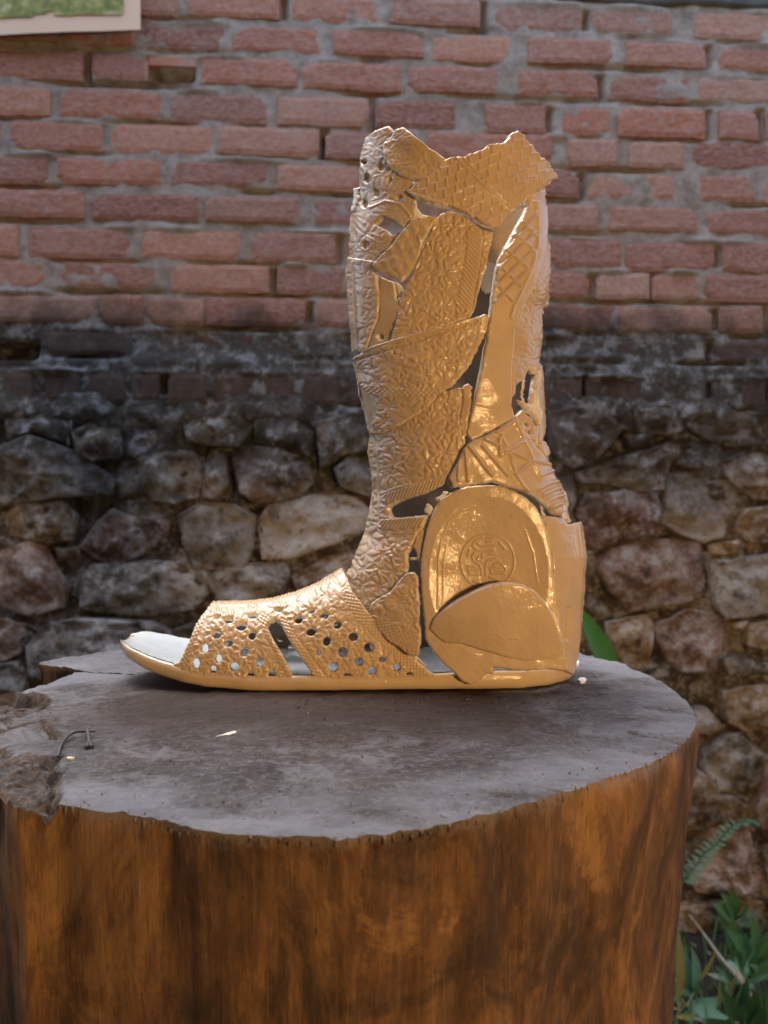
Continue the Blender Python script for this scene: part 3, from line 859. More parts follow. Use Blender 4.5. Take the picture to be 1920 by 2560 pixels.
# side: the same outline carried down, peeled and ribbed along the grain
ring = ragged(OUT, 0.0016, 0.0, 1)
ring = np.array(ring); n = len(ring)
c = np.array([-0.045, 0.40])
nxt = np.roll(ring, -1, 0) - np.roll(ring, 1, 0)
nor = np.stack([nxt[:, 1], -nxt[:, 0]], 1)
nor /= np.linalg.norm(nor, axis=1, keepdims=True) + 1e-12
area = 0.5 * np.sum(ring[:, 0] * np.roll(ring[:, 1], -1) - np.roll(ring[:, 0], -1) * ring[:, 1])
if area < 0: nor = -nor
arc = np.concatenate([[0], np.cumsum(np.linalg.norm(np.diff(ring, axis=0), axis=1))])
# nearest top height for the upper ring
hz = np.concatenate([[0.0, 0.0015, 0.003, 0.005, 0.008], np.linspace(0.012, 0.22, 60), np.linspace(0.26, H + 0.03, 14)])
gpt = TOPV[np.unique(be)]
zi = np.array([gpt[np.argmin((gpt[:, 0] - p[0]) ** 2 + (gpt[:, 1] - p[1]) ** 2), 2] for p in ring])
rows = []
for hgt in hz:
    k = 1 - 0.085 * (1 - math.exp(-(hgt / 0.13) ** 1.3))
    if hgt > 0.3: k += 0.10 * ((hgt - 0.3) / 0.65) ** 2
    base = c + (ring - c) * k
    f = min(1, hgt / 0.006)
    disp = f * (0.0022 * fbm(arc * 60, hgt * 9 + 0 * arc, 71, 4) + 0.005 * fbm(arc * 11, hgt * 10 + 0 * arc, 72, 3)
                + 0.0012 * fbm(arc * 260, hgt * 22 + 0 * arc, 73, 2))
    pit = np.clip(fbm(arc * 75, hgt * 16 + 0 * arc, 74, 2) - 0.52, 0, 1) * 0.03
    rows.append(np.concatenate([base + nor * (disp - f * pit)[:, None],
                                ((zi if hgt < 0.02 else H + (zi - H) * 0) - hgt + (0 if hgt > 0 else 0.0))[:, None]], 1))
rows = [np.concatenate([r[:, :2], (H + (zi - H) * max(0, 1 - hgt / 0.05) - hgt)[:, None]], 1) for r, hgt in zip(rows, hz)]
P = np.concatenate(rows)
m = len(hz)
I = np.arange(n)
q = np.concatenate([np.stack([r * n + I, r * n + (I + 1) % n, (r + 1) * n + (I + 1) % n, (r + 1) * n + I], 1) for r in range(m - 1)])
obj('peeled_trunk', np_mesh('peeled_trunk', P - SO, q), WOOD_SIDE, stump)

# ------------------------------------------------------------------ the boot glued together from broken sandals
boot = empty('sandal_boot', (0, D, H), 'tall glossy boot glued together from broken rubber sandal pieces standing on the stump', 'sculpture')
BO = np.array([0, D, H])

XL = ([300, 345, 500, 600, 700, 800, 900, 1000, 1084, 1180, 1230, 1290, 1340, 1380, 1440, 1520, 1750],
      [900, 898, 884, 868, 864, 869, 886, 906, 921, 928, 930, 920, 908, 888, 863, 850, 850])
XR = ([300, 430, 511, 590, 620, 680, 800, 900, 950, 1067, 1150, 1200, 1280, 1310, 1393, 1505, 1632, 1750],
      [1392, 1390, 1380, 1380, 1385, 1384, 1367, 1362, 1364, 1372, 1382, 1402, 1430, 1453, 1466, 1463, 1450, 1440])
BD = 0.046
def tube_off(px, py, p=2.2):
    xl = np.interp(py, *XL); xr = np.interp(py, *XR)
    u = np.clip(np.abs((px - (xl + xr) / 2) / ((xr - xl) / 2)), 0, 0.992)
    return -BD * (1 - u ** p) ** (1 / p)
def ray(px, py, off):
    d = D + off
    return np.stack([(px - CX) / F * d, d, CZ - (py - CY) / F * d], -1)
def tube_front(px, py): return ray(px, py, tube_off(px, py))
def tube_back(px, py):
    o = tube_off(px, py)
    return np.stack([(px - CX) / F * D, D - o, CZ - (py - CY) / F * D], -1)

VT = ([300, 400, 520, 700, 830, 950, 1060, 1170, 1215, 1350, 1659, 1900], [430, 372, 333, 329, 313, 283, 238, 178, 165, 110, 0, -60])
VB = ([150, 240, 400, 560, 800, 1100, 1659, 1900], [655, 700, 742, 770, 790, 792, 778, 770])
WX = ([300, 302, 307, 318, 350, 400, 460, 600, 800, 1000, 1200, 1300, 1370, 1410, 1426, 1434], [0.009, 0.015, 0.020, 0.025, 0.031, 0.036, 0.041, 0.045, 0.0445, 0.041, 0.041, 0.039, 0.031, 0.020, 0.011, 0.002])
def vamp_off(px, py):
    kx = (px - K3[0]) * K3[2]; ky = (py - K3[1]) * K3[2]
    t = np.clip((ky - np.interp(kx, *VT)) / (np.interp(kx, *VB) - np.interp(kx, *VT)), 0, 1)
    h = 1 - t
    return -np.interp(px, *WX) * (1 - np.clip(h, 0, 0.995) ** 2.3) ** (1 / 2.3)
def vamp_near(px, py): return ray(px, py, vamp_off(px, py))
def vamp_far(px, py):
    P = vamp_near(px, py)
    P[..., 1] = 2 * D - P[..., 1]
    return P

# relief patterns, heights in mm, coordinates in photo pixels
def pat_grain(x, y, sp=58.0, amp=0.75, rot=0.3, seed=5, hole=True):
    cr, sr = math.cos(rot), math.sin(rot)
    wx = 16 * vnoise(x / 34, y / 34, seed + 91) + 6 * vnoise(x / 14, y / 14, seed + 93); wy = 16 * vnoise(x / 34, y / 34, seed + 92) + 6 * vnoise(x / 14, y / 14, seed + 94)
    X = (x + wx) * cr + (y + wy) * sr; Y = -(x + wx) * sr + (y + wy) * cr
    h = np.zeros_like(X)
    for (ox, oy, k, r0, rl, rw) in ((0, 0, 7, 18, 11.5, 5.6), (0.5, 0.5, 5, 13, 10.5, 5.2), (0.5, 0.0, 2, 8, 11, 5.0), (0.0, 0.5, 2, 8, 11, 5.0)):
        row = np.round(Y / sp - oy)
        cx_ = np.round(X / sp - ox - 0.0 * row)
        dx = X - (cx_ + ox) * sp; dy = Y - (row + oy) * sp
        ph = 6.28 * _hash(cx_, row, seed + int(10 * ox + 20 * oy)) * (0.6 if k > 2 else 1.0)
        r = np.hypot(dx, dy); a = np.arctan2(dy, dx) - ph
        seg = 2 * math.pi / k
        da = a - np.round(a / seg) * seg
        lx = r * np.cos(da); ly = r * np.sin(da) + 0.18 * (lx - r0)
        e = 1 - ((lx - r0) / rl) ** 2 - (ly / rw) ** 2
        h = np.maximum(h, np.clip(e, 0, 1) ** 0.6)
        if hole and k == 8:
            h = h - 1.0 * np.exp(-(r / 5.0) ** 2)
    return 1.05 * amp * h * (0.8 + 0.9 * vnoise(x / 22, y / 22, seed))
def braid(x, y, pts, hw, amp=0.8, per=9.0):
    d, s, side = segdist(x, y, pts)
    m = np.clip((hw - d) / 3.0, 0, 1)
    ds = d * side
    k = np.abs(np.sin((s + ds) * math.pi / per / 1.4)) * np.abs(np.sin((s - ds) * math.pi / per / 1.4)) ** 0.5
    return m, 1.4 * amp * k + 0.15
def rope(x, y, pts, hw, amp=0.9, per=10.0):
    d, s, side = segdist(x, y, pts)
    m = np.clip((hw - d) / 3.0, 0, 1)
    ds = d * side
    return m, 1.4 * amp * np.abs(np.sin((s + 0.8 * ds) * math.pi / per)) ** 0.7
def ridge(x, y, pts, hw, amp):
    d, _, _ = segdist(x, y, pts)
    return amp * np.clip(1 - d / hw, 0, 1) ** 0.8

FSEED = [500]
def frag(name, poly, surf=tube_front, mat=None, holes=(), off=0.0, thick=3.0, pattern=None, feats=(), step=2.0,
         rag=1.2, edge=5.0, edgeh=1.6, wavy=0.8, label=None, relief=None, sink=None):
    """one broken sandal piece: outline and holes in photo pixels, laid on a curved form, with relief, thickness and rounded rim (mm)"""
    FSEED[0] += 13
    seed = FSEED[0]
    lp = [ragged(poly, 4.2, rag * 1.35, seed)] + [list(h) for h in holes]
    x, y, q, be = grid_patch(lp, step)
    d, _, _ = nearest(x, y, lp)
    h = pattern(x, y) if pattern is not None else np.zeros_like(x)
    for ft in feats:
        kind = ft[0]
        if kind in ('braid', 'rope'):
            m, hh = (braid if kind == 'braid' else rope)(x, y, *ft[1:])
            h = h * (1 - m) + hh * m
        elif kind == 'ridge':
            h = np.maximum(h * np.clip(1 - ridge(x, y, ft[1], ft[2] * 1.5, 1), 0, 1), ridge(x, y, *ft[1:]))
        elif kind == 'groove':
            h = h - ridge(x, y, *ft[1:])
        elif kind == 'recess':
            dd, _, _ = nearest(x, y, [ft[1]])
            h = h - ft[3] * np.clip(np.where(inside(x, y, ft[1]), dd, -dd) / ft[2] + 0.5, 0, 1)
    if relief is not None: h = h + relief(x, y)
    if wavy: h = h + wavy * 1.6 * fbm(x / 70, y / 70, seed, 2)
    k = np.clip(1 - d / edge, 0, 1)
    h = h * np.clip(d / 3.0, 0.15, 1) - edgeh * (1 - np.sqrt(1 - k * k * 0.97))
    e = 0.6
    P = surf(x, y)
    nrm = np.cross(surf(x + e, y) - surf(x - e, y), surf(x, y + e) - surf(x, y - e))
    nrm /= np.linalg.norm(nrm, axis=1, keepdims=True) + 1e-12
    ctr = np.array([(np.mean(x) - CX) / F * D, D, 0])
    out = P - np.array([0, D, 0]); 
    sgn = np.where(nrm[:, 1] * (P[:, 1] - D) < 0, -1.0, 1.0)
    nrm *= sgn[:, None]
    # keep one sign across the patch
    T = P + nrm * ((h + off) * 0.001)[:, None]
    B = P + nrm * ((off - thick) * 0.001 + np.minimum(h, 0) * 0.0005)[:, None]
    n = len(x)
    v = np.concatenate([T, B])
    flip = np.mean(nrm[:, 1]) > 0
    # grid quads run x then y(down): facing the camera
    qt = q[:, ::-1] if not flip else q
    qb = q[:, ::-1] + n if flip else q + n
    rim = np.stack([be[:, 0], be[:, 1], be[:, 1] + n, be[:, 0] + n], 1)
    if flip: rim = rim[:, ::-1]
    me = np_mesh(name, v - BO, np.concatenate([qt, qb, rim]))
    me.materials.append(mat or PAINT); me.materials.append(EDGE)
    fr = np.zeros(len(x), bool); fr[be.ravel()] = True
    mi = np.zeros(len(qt) * 2 + len(rim), np.int32)
    mi[2 * len(qt):] = 1
    jag = d < 3.2 + 9.0 * vnoise(x / 12, y / 12, seed + 7) + 5.0 * vnoise(x / 50, y / 50, seed + 8)
    mi[:len(qt)] = jag[q].all(1).astype(np.int32)
    me.polygons.foreach_set('material_index', mi)
    return obj(name, me, None, boot, label)

def pat_weave(x, y, per=24.0, amp=0.9, rot=0.6, seed=3):
    cr, sr = math.cos(rot), math.sin(rot)
    wx = 5 * vnoise(x / 30, y / 30, seed)
    X = (x + wx) * cr + y * sr; Y = -(x + wx) * sr + y * cr
    row = np.floor(Y / per)
    v = np.abs(((X / per + 0.5 * row) % 1.0) - 0.5) * 2          # zigzag rows of little wedges
    f = (Y / per) % 1.0
    h = np.clip(1 - np.abs(f - 0.15 - 0.62 * v) / 0.2, 0, 1) ** 0.7
    dx = ((X / per + 0.5 * row) % 1.0 - 0.5) * per; dy = (f - 0.82) * per
    h = h - 0.9 * np.exp(-((dx ** 2 + dy ** 2) / 14.0)) * (_hash(np.floor(X / per + 0.5 * row), row, seed) > 0.55)
    return amp * h * (0.8 + 0.5 * vnoise(x / 25, y / 25, seed + 1))
def pat_dots(x, y, per=17.0, amp=0.5, rot=0.4, seed=8):
    cr, sr = math.cos(rot), math.sin(rot)
    X = x * cr + y * sr; Y = -x * sr + y * cr
    return amp * np.clip(np.sin(X * math.pi / per) * np.sin(Y * math.pi / per), -0.3, 1) + 0.25 * pat_grain(x, y, 50, 1.0, 0.8, seed, False)
G = pat_grain
g_soft = lambda x, y: pat_grain(x, y, 54, 0.42, 0.1, 9)
g_small = lambda x, y: pat_weave(x, y, 26, 1.0, 0.62)
g_leg = lambda x, y: pat_grain(x, y, 56, 0.85, 0.9, 21, False)

# --- sole and insole
def sole_mesh():
    nb = [(300,1621),(303,1629),(309,1638),(320,1650),(333,1659),(362,1677),(405,1694),(454,1709),(511,1721),(618,1730),(714,1734),(786,1732),(907,1729),(1028,1728),(1155,1731),(1245,1733),(1318,1728),(1372,1720),(1415,1706),(1430,1697),(1434,1691)]
    xs = np.concatenate([np.linspace(300, 330, 12), np.linspace(336, 1390, 110), np.linspace(1394, 1434, 16)])
    yb = np.interp(xs, [a[0] for a in nb], [a[1] for a in nb])
    w = np.interp(xs, *WX) + 0.0012
    zb = CZ - (yb - CY) / F * (D - w)
    zb = np.maximum(zb, H + 0.0008)
    th = np.interp(xs, [300, 310, 350, 420, 1000, 1250, 1434], [0.0055, 0.0068, 0.0082, 0.0088, 0.0085, 0.0105, 0.0095])
    prof = [(-0.9, 0.0), (-0.975, 0.1), (-1.0, 0.35), (-1.0, 0.65), (-0.985, 0.9), (-0.955, 1.0), (-0.9, 0.97), (-0.75, 0.8), (-0.4, 0.68), (0, 0.64),
            (0.4, 0.68), (0.75, 0.8), (0.9, 0.97), (0.955, 1.0), (0.985, 0.9), (1.0, 0.65), (1.0, 0.35), (0.975, 0.1), (0.9, 0.0), (0.5, -0.02), (0, -0.02), (-0.5, -0.02)]
    k = len(prof); P = []
    for x, z0, ww, t in zip(xs, zb, w, th):
        X0 = (x - CX) / F * (D - ww)
        Xf = X0
        for (a, b_) in prof:
            P.append((X0, D + a * ww, z0 + b_ * t))
    P = np.array(P); n = len(xs)
    P[:, 2] += 0.0003 * fbm(P[:, 0] * 150, P[:, 1] * 150, 81, 2)
    I, J = np.meshgrid(np.arange(k), np.arange(n - 1))
    q = np.stack([J * k + I, J * k + (I + 1) % k, (J + 1) * k + (I + 1) % k, (J + 1) * k + I], -1).reshape(-1, 4)[:, ::-1]
    t = [(0, i, i + 1) for i in range(1, k - 1)] + [((n - 1) * k, (n - 1) * k + i + 1, (n - 1) * k + i) for i in range(1, k - 1)]
    return P, q, t, xs, zb, w, th
P, q, t, sx, sz, sw, sth = sole_mesh()
obj('sole', np_mesh('sole', P - BO, q, t), PAINT_SMOOTH, boot, 'long sandal sole with upturned toe')
rows = []
cols = np.linspace(-1, 1, 15)
for x, z0, ww, tt in zip(sx[1:-6], sz[1:-6], sw[1:-6], sth[1:-6]):
    X0 = (x - CX) / F * (D - ww)
    for a in cols:
        f = abs(a)
        rows.append((X0, D + a * ww * 0.92, z0 + tt * (0.70 + 0.27 * f ** 2.5) + 0.0006))
rows = np.array(rows); k = len(cols); n = len(rows) // k
I, J = np.meshgrid(np.arange(k - 1), np.arange(n - 1))
q = np.stack([J * k + I, J * k + I + 1, (J + 1) * k + I + 1, (J + 1) * k + I], -1).reshape(-1, 4)[:, ::-1]
obj('insole', np_mesh('insole', rows - BO, q), INSOLE, boot, 'pale white insole showing at the open toe')

# --- perforated toe strap, near and far side
vholes = [(545,418,18,9),(605,436,24,15),(670,468,30,20),(540,510,24,20),(725,513,20,24),(478,580,20,24),(602,553,23,22),(685,600,24,24),(550,633,18,22),(433,660,20,28),(522,692,18,22),(632,678,24,24),(718,725,18,18),(765,652,20,24),(828,718,18,20),(965,432,22,20),(1032,388,18,11),(1097,412,24,18),(1030,495,26,22),(1168,460,22,20),(1112,545,20,24),(1250,522,24,22),(1195,602,24,26),(1330,578,24,24),(1145,680,24,24),(1278,652,22,20),(1345,700,22,20),(1220,725,20,14),(1400,640,16,14),(1475,680,20,18),(1540,722,16,14),(1070,605,12,14),(730,413,28,12),(862,380,24,10)]
slot = [(805,470),(820,442),(845,430),(872,452),(912,530),(962,610),(1012,680),(1058,754),(950,757),(920,690),(880,610),(838,540)]
vpoly = [(520,336),(700,332),(830,316),(950,286),(1060,241),(1150,190),(1180,170),(1200,172),(1215,205),(1250,290),(1350,420),(1450,510),(1550,600),(1640,680)]
vpoly = crop(K3, vpoly) + crop(K4, [(330,1290),(430,1385),(520,1415),(640,1425),(640,1450)]) + crop(K3, [(1500,782),(1300,787),(1050,792),(800,788),(560,768),(400,741),(240,700),(235,672),(300,668),(345,652),(372,600),(400,540),(430,460),(470,400)])
vh = [crop(K3, ell(a, b_, c * 0.98, d * 0.98, 0, 18)) for (a, b_, c, d) in vholes] + [crop(K3, slot)]
def vamp_pat(x, y):
    h = np.zeros_like(x)
    for (a, b_, c, d) in vholes:       # petals of grain round every hole
        hx, hy = K3[0] + a / K3[2], K3[1] + b_ / K3[2]
        r = np.maximum(np.hypot(x - hx, y - hy) - 4, 0); an = np.arctan2(y - hy, x - hx) + a
        seg = 2 * math.pi / 8
        da = an - np.round(an / seg) * seg
        e = 1 - ((r * np.cos(da) - 16) / 10) ** 2 - ((r * np.sin(da) + 0.2 * (r - 16)) / 3.6) ** 2
        h = np.maximum(h, np.sqrt(np.clip(e, 0, 1)))
    return 0.9 * np.maximum(h, 0.7 * pat_grain(x, y, 48, 1.0, 0.7, 33, False) * (h < 0.05))
vfe = [('braid', crop(K3, [(780,400),(800,470),(860,580),(920,700),(960,770)]), 13, 0.55, 8),
       ('braid', crop(K3, [(880,430),(930,520),(1000,620),(1080,760)]), 13, 0.55, 8),
       ('rope', crop(K3, [(240,686),(400,726),(560,752),(800,772),(1100,775),(1659,762)]), 7, 0.7, 9),
       ('braid', crop(K3, [(1215,300),(1300,420),(1400,520),(1500,620),(1620,735)]), 16, 0.5, 8),
       ('braid', crop(K3, [(520,345),(470,420),(430,500),(390,600),(370,690)]), 9, 0.5, 8),
       ('braid', crop(K3, [(560,345),(720,345),(850,330),(980,295),(1120,230)]), 10, 0.4, 7),
       ('groove', crop(K3, [(905,440),(960,530),(1060,660),(1130,760)]), 2.5, 0.6),
       ('groove', crop(K3, [(750,580),(820,680),(880,760)]), 2.5, 0.5)]
frag('toe_strap', vpoly, vamp_near, holes=vh, thick=2.6, pattern=vamp_pat, feats=vfe, rag=0.5, wavy=0.3, edge=3.5, edgeh=0.9,
     label='perforated toe strap with round holes and a slot')
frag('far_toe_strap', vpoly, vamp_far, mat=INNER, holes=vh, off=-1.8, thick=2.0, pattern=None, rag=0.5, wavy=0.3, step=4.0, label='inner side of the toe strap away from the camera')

# --- back half of the leg, seen through the gaps
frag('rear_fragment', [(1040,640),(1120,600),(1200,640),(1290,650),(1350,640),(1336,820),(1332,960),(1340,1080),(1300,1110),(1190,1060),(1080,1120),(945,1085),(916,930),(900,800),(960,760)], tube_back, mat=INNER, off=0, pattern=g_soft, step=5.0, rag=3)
frag('rear_fragment', [(1215,480),(1300,470),(1350,460),(1352,640),(1300,650),(1225,600)], tube_back, off=0, step=5.0, rag=3)
frag('rear_fragment', [(1225,596),(1330,640),(1330,680),(1240,690),(1200,640)], tube_back, mat=TORN_GLINT, off=-1, step=5.0, rag=3)  # white colour paints the sky-lit inside behind the right gap
frag('rear_fragment', [(1020,430),(1060,420),(1085,470),(1090,560),(1040,570),(1030,500)], tube_back, mat=TORN_GLINT, off=0, step=5.0, rag=3)  # white patch painting daylight on the inside behind the top gap
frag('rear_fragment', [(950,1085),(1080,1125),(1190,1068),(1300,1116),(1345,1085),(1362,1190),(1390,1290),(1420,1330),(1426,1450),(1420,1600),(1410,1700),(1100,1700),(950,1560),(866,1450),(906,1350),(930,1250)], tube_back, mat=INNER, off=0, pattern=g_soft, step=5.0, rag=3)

# --- shin and leg, front pieces
f1 = crop(K1, [(245,180),(330,120),(410,88),(440,130),(457,185),(450,300),(480,420),(590,480),(610,640),(600,740),(545,790),(470,860),(400,960),(350,1040),(240,1030),(140,1010),(138,900),(150,760),(160,700),(185,640),(200,540),(215,400),(225,280)])
win = crop(K1, [(325,770),(380,725),(470,760),(512,800),(480,830),(442,850),(400,812),(350,785)])
f1h = [win] + [crop(K1, ell(*a)) for a in ((255,350,11,13),(275,460,16,27),(330,557,20,21),(370,385,16,20),(427,475,16,20),(490,597,20,19),(252,632,14,28),(262,920,20,22))]
frag('upper_fragment', f1, holes=f1h, pattern=g_soft, feats=[('ridge', crop(K1, [(290,660),(400,620),(500,640),(570,720)]), 5, 0.9), ('ridge', crop(K1, [(270,860),(430,950)]), 3, 0.6), ('ridge', crop(K1, [(300,840),(440,900)]), 3, 0.6)],
     label='perforated piece at the upper front of the shin')
frag('upper_fragment', crop(K1, [(395,215),(440,180),(480,125),(530,112),(580,150),(640,200),(700,250),(760,290),(822,338),(780,420),(700,480),(600,475),(560,472),(500,450),(430,390),(400,340),(385,260)]),
     off=2.2, pattern=lambda x, y: pat_grain(x, y, 46, 0.5, 0.9, 61), rag=1.4, wavy=1.6, label='small flap at the top between the two peaks')
frag('upper_fragment', crop(K1, [(820,335),(870,315),(940,320),(1000,295),(1060,270),(1110,235),(1195,225),(1240,180),(1265,150),(1290,140),(1330,165),(1345,200),(1400,245),(1440,310),(1510,355),(1530,410),(1585,450),(1570,475),(1525,480),(1500,510),(1440,550),(1380,590),(1290,670),(1220,740),(1150,820),(1050,775),(960,720),(860,680),(780,665),(680,640),(600,600),(550,560),(600,510),(690,450),(760,400)]),
     off=3.0, pattern=g_small, rag=2.0, feats=[('ridge', crop(K1, [(875,325),(1050,510),(1240,690)]), 4, 1.0), ('ridge', crop(K1, [(925,330),(1080,490),(1235,650)]), 3, 0.8), ('rope', crop(K1, [(1530,420),(1400,520),(1250,650)]), 12, 0.8, 8), ('rope', crop(K1, [(590,590),(760,640),(900,690),(1100,790)]), 7, 0.7, 8)],
     label='large torn jagged piece at the top of the boot')
frag('leg_fragment', crop(K1, [(720,790),(740,750),(780,700),(850,680),(930,715),(1010,770),(1060,815),(1142,832),(1140,870),(1112,980),(1100,1060),(1070,1150),(1040,1270),(1012,1370),(985,1420),(700,1520),(420,1620),(470,1450),(490,1310),(540,1200),(600,1080),(660,930)]),
     off=0.6, pattern=g_leg, feats=[('rope', crop(K1, [(1000,820),(1010,900),(985,1100),(950,1250),(930,1370)]), 19, 1.0, 11), ('groove', crop(K1, [(1062,830),(1060,950),(1030,1150),(990,1380)]), 3, 0.7)],
     label='long patterned piece on the side of the leg')
frag('leg_fragment', crop(K1, [(600,745),(680,730),(738,722),(762,742),(720,800),(665,900),(620,1030),(590,1090),(510,1172),(470,1155),(400,1135),(325,1090),(340,1040),(430,950),(520,830)]),
     off=2.4, pattern=pat_dots, rag=1.6, wavy=2.2)
frag('leg_fragment', crop(K1, [(133,1000),(250,1015),(335,1030),(325,1100),(345,1200),(355,1290),(345,1420),(300,1540),(255,1660),(165,1662),(150,1500),(133,1300),(122,1100)]),
     off=0.8, pattern=g_soft, feats=[('ridge', crop(K1, [(175,1040),(190,1300),(210,1640)]), 4, 1.0)], rag=0.9)
frag('leg_fragment', crop(K1, [(345,1130),(430,1165),(455,1180),(470,1290),(505,1300),(480,1450),(430,1600),(270,1680),(300,1540),(345,1420)]),
     off=0.0, pattern=None, holes=[crop(K1, ell(355,1555,22,20))], wavy=1.5)
frag('leg_fragment', crop(K2, [(158,270),(250,212),(400,162),(580,112),(750,66),(888,24),(902,66),(870,180),(838,250),(815,300),(820,345),(740,435),(650,500),(600,560),(500,630),(400,692),(330,722),(250,728),(280,640),(300,560),(285,500),(220,460),(190,400),(165,330)]),
     off=2.0, pattern=lambda x, y: pat_grain(x, y, 47, 0.85, 0.35, 71, True), feats=[('ridge', crop(K2, [(180,243),(400,175),(640,105),(885,32)]), 4, 1.0), ('groove', crop(K2, [(185,285),(400,218),(640,135),(880,58)]), 4, 1.4), ('braid', crop(K2, [(210,455),(330,475),(480,480),(640,480)]), 13, 0.7, 9)],
     rag=1.4, label='wide strap piece crossing the middle of the leg')
frag('leg_fragment', crop(K2, [(160,330),(190,400),(222,462),(290,500),(302,560),(280,640),(252,730),(235,700),(215,600),(180,480)]), off=-0.5, wavy=1.0)
f9 = crop(K2, [(250,722),(330,718),(400,688),(500,622),(620,530),(680,472),(740,455),(790,448),(800,500),(792,560),(782,620),(790,690),(800,760),(800,812),(770,870),(730,930),(700,990),(688,1020)]) + \
     crop(V, [(900,600),(700,690),(560,725),(420,770),(345,810),(312,840),(310,880),(330,920),(370,950),(520,935),(640,925),(742,916),(735,960),(700,1060),(640,1110),(580,1230),(525,1350),(520,1580),(440,1660),(360,1740),(260,1830),(150,1890),(135,1960),(165,2070)]) + \
     [(936,1556), (905, 1530), (874, 1490), (862, 1440), (874, 1420), (890, 1379), (909, 1337), (921, 1286), (931, 1223), (928, 1177), (918, 1130), (921, 1105)]
frag('ankle_fragment', f9, off=0.4, pattern=g_leg, rag=0.8,
     feats=[('rope', crop(V, [(290,740),(450,690),(700,615),(930,545)]), 15, 0.9, 9), ('rope', crop(V, [(240,1030),(400,1020),(720,985)]), 15, 0.9, 9), ('ridge', crop(V, [(210,1108),(420,1118),(620,1112)]), 3, 0.8),
            ('ridge', crop(V, [(210,200),(215,500),(215,800),(210,1000)]), 4, 0.8), ('ridge', crop(V, [(230,690),(400,620),(560,575)]), 3, 1.1),
            ('braid', crop(V, [(20,1950),(100,1990),(180,2060)]), 14, 0.5, 8)],
     label='curved ankle piece with a dark wedge shaped cut-out')
frag('ankle_fragment', crop(K4, [(270,702),(320,690),(350,722),(360,850),(360,1000),(372,1150),(350,1272),(300,1262),(200,1190),(130,1130),(60,1060),(30,960),(50,900),(130,850),(190,790)]),
     off=3.5, pattern=lambda x, y: pat_grain(x, y, 44, 0.8, 0.2, 41, False), feats=[('braid', crop(K4, [(60,1040),(180,1120),(340,1180)]), 22, 0.6, 8)], rag=1.8, label='small patterned scrap beside the heel')

frag('torn_rim_or_glint', crop(K1, [(450,1165),(500,1195),(522,1280),(500,1300),(475,1260),(455,1200)]), off=-1.5, mat=TORN_GLINT, rag=0.6, edgeh=0.6, wavy=0.3)  # bright glint in the gap, painted as a white patch
frag('torn_rim_or_glint', crop(K1, [(560,462),(590,470),(600,520),(590,600),(600,640),(640,690),(710,712),(690,730),(610,725),(575,690),(570,600)]), off=-2.5, mat=TORN_GLINT, rag=0.8, edgeh=0.6, wavy=0.3)  # white crescent put in for the sky-lit surface inside the gap
# --- right side: tread strips
F11 = crop(K1, [(1395,600),(1450,605),(1512,650),(1518,780),(1512,900),(1480,1050),(1425,1200),(1372,1300),(1330,1420),(1310,1500)]) + crop(K2, [(1110,100),(1095,220),(1082,400),(1085,560),(1105,625),(1000,685),(900,740),(845,765),(818,712),(842,640),(870,500),(902,350),(930,200)]) + \
      crop(K1, [(1095,1600),(1112,1450),(1130,1300),(1152,1150),(1180,1020),(1230,920),(1300,800),(1370,680)])
f11f = [('recess', crop(K1, [(1440,640),(1450,800),(1440,930),(1400,1090),(1340,1240),(1280,1350),(1262,1480)]) + crop(K2, [(1030,150),(1005,300),(1005,420),(1020,640),(1078,610),(1072,420),(1085,220),(1100,90)]) + crop(K1, [(1320,1460),(1362,1290),(1410,1190),(1465,1040),(1500,900),(1506,780),(1500,660)]), 6, 2.8),
        ('ridge', crop(K1, [(1425,630),(1440,800),(1430,920),(1390,1080),(1330,1230),(1272,1340),(1250,1420)]), 5, 1.5)]
for a in ([(1330,760),(1420,850)], [(1280,850),(1410,970)], [(1220,950),(1370,1090)], [(1170,1060),(1320,1210)], [(1145,1180),(1260,1310)], [(1420,720),(1230,960)], [(1420,830),(1160,1100)], [(1400,960),(1145,1210)], [(1370,1090),(1140,1320)]):
    f11f.append(('ridge', crop(K1, a), 5.0, 1.9))
f11f.append(('groove', crop(K2, [(850,540),(930,560),(1010,570)]), 2.5, 0.5))
frag('tread_strip', F11, off=1.4, feats=f11f, mat=PAINT_SMOOTH, rag=0.7, wavy=0.8, label='long curved sole edge with diamond tread up the right side')
f10 = crop(K2, [(840,770),(900,745),(1000,690),(1105,615),(1135,690),(1200,780),(1280,870),(1310,940),(1342,1010),(1372,1080),(1376,1210),(1330,1200),(1250,1130),(1200,1090),(1080,1048),(980,1010),(880,1022),(800,1042),(740,1040),(716,985),(760,900),(800,810)])
f10f = []
for a in ([(120,980),(280,1170),(450,1380)], [(-60,980),(250,1380)], [(350,830),(470,1080),(570,1380)], [(560,640),(660,900)], [(480,1030),(650,900)], [(150,880),(470,1050)], [(470,1050),(780,1200)], [(660,920),(760,1130),(890,1420)], [(560,1370),(780,1190)], [(300,790),(560,610)], [(560,1370),(710,1600)], [(780,1190),(1060,1250)], [(880,1400),(1110,1310)], [(340,1110),(480,1030)], [(-200,870),(-190,1440)], [(-120,900),(-60,1450)], [(350,1110),(330,880)]):
    f10f.append(('ridge', crop(Q, a), 5.5, 1.7))
for a in ([(860,1580),(1000,1500),(1130,1475)], [(930,1660),(1060,1590),(1170,1560)], [(980,1750),(1100,1690),(1200,1665)], [(1030,1840),(1130,1790),(1210,1780)]):
    f10f.append(('ridge', crop(Q, a), 7, 2.0))
frag('tread_block', f10, off=3.0, feats=f10f, mat=PAINT_SMOOTH, rag=1.3, wavy=1.4, label='tread block of crossing triangular ridges above the heel')
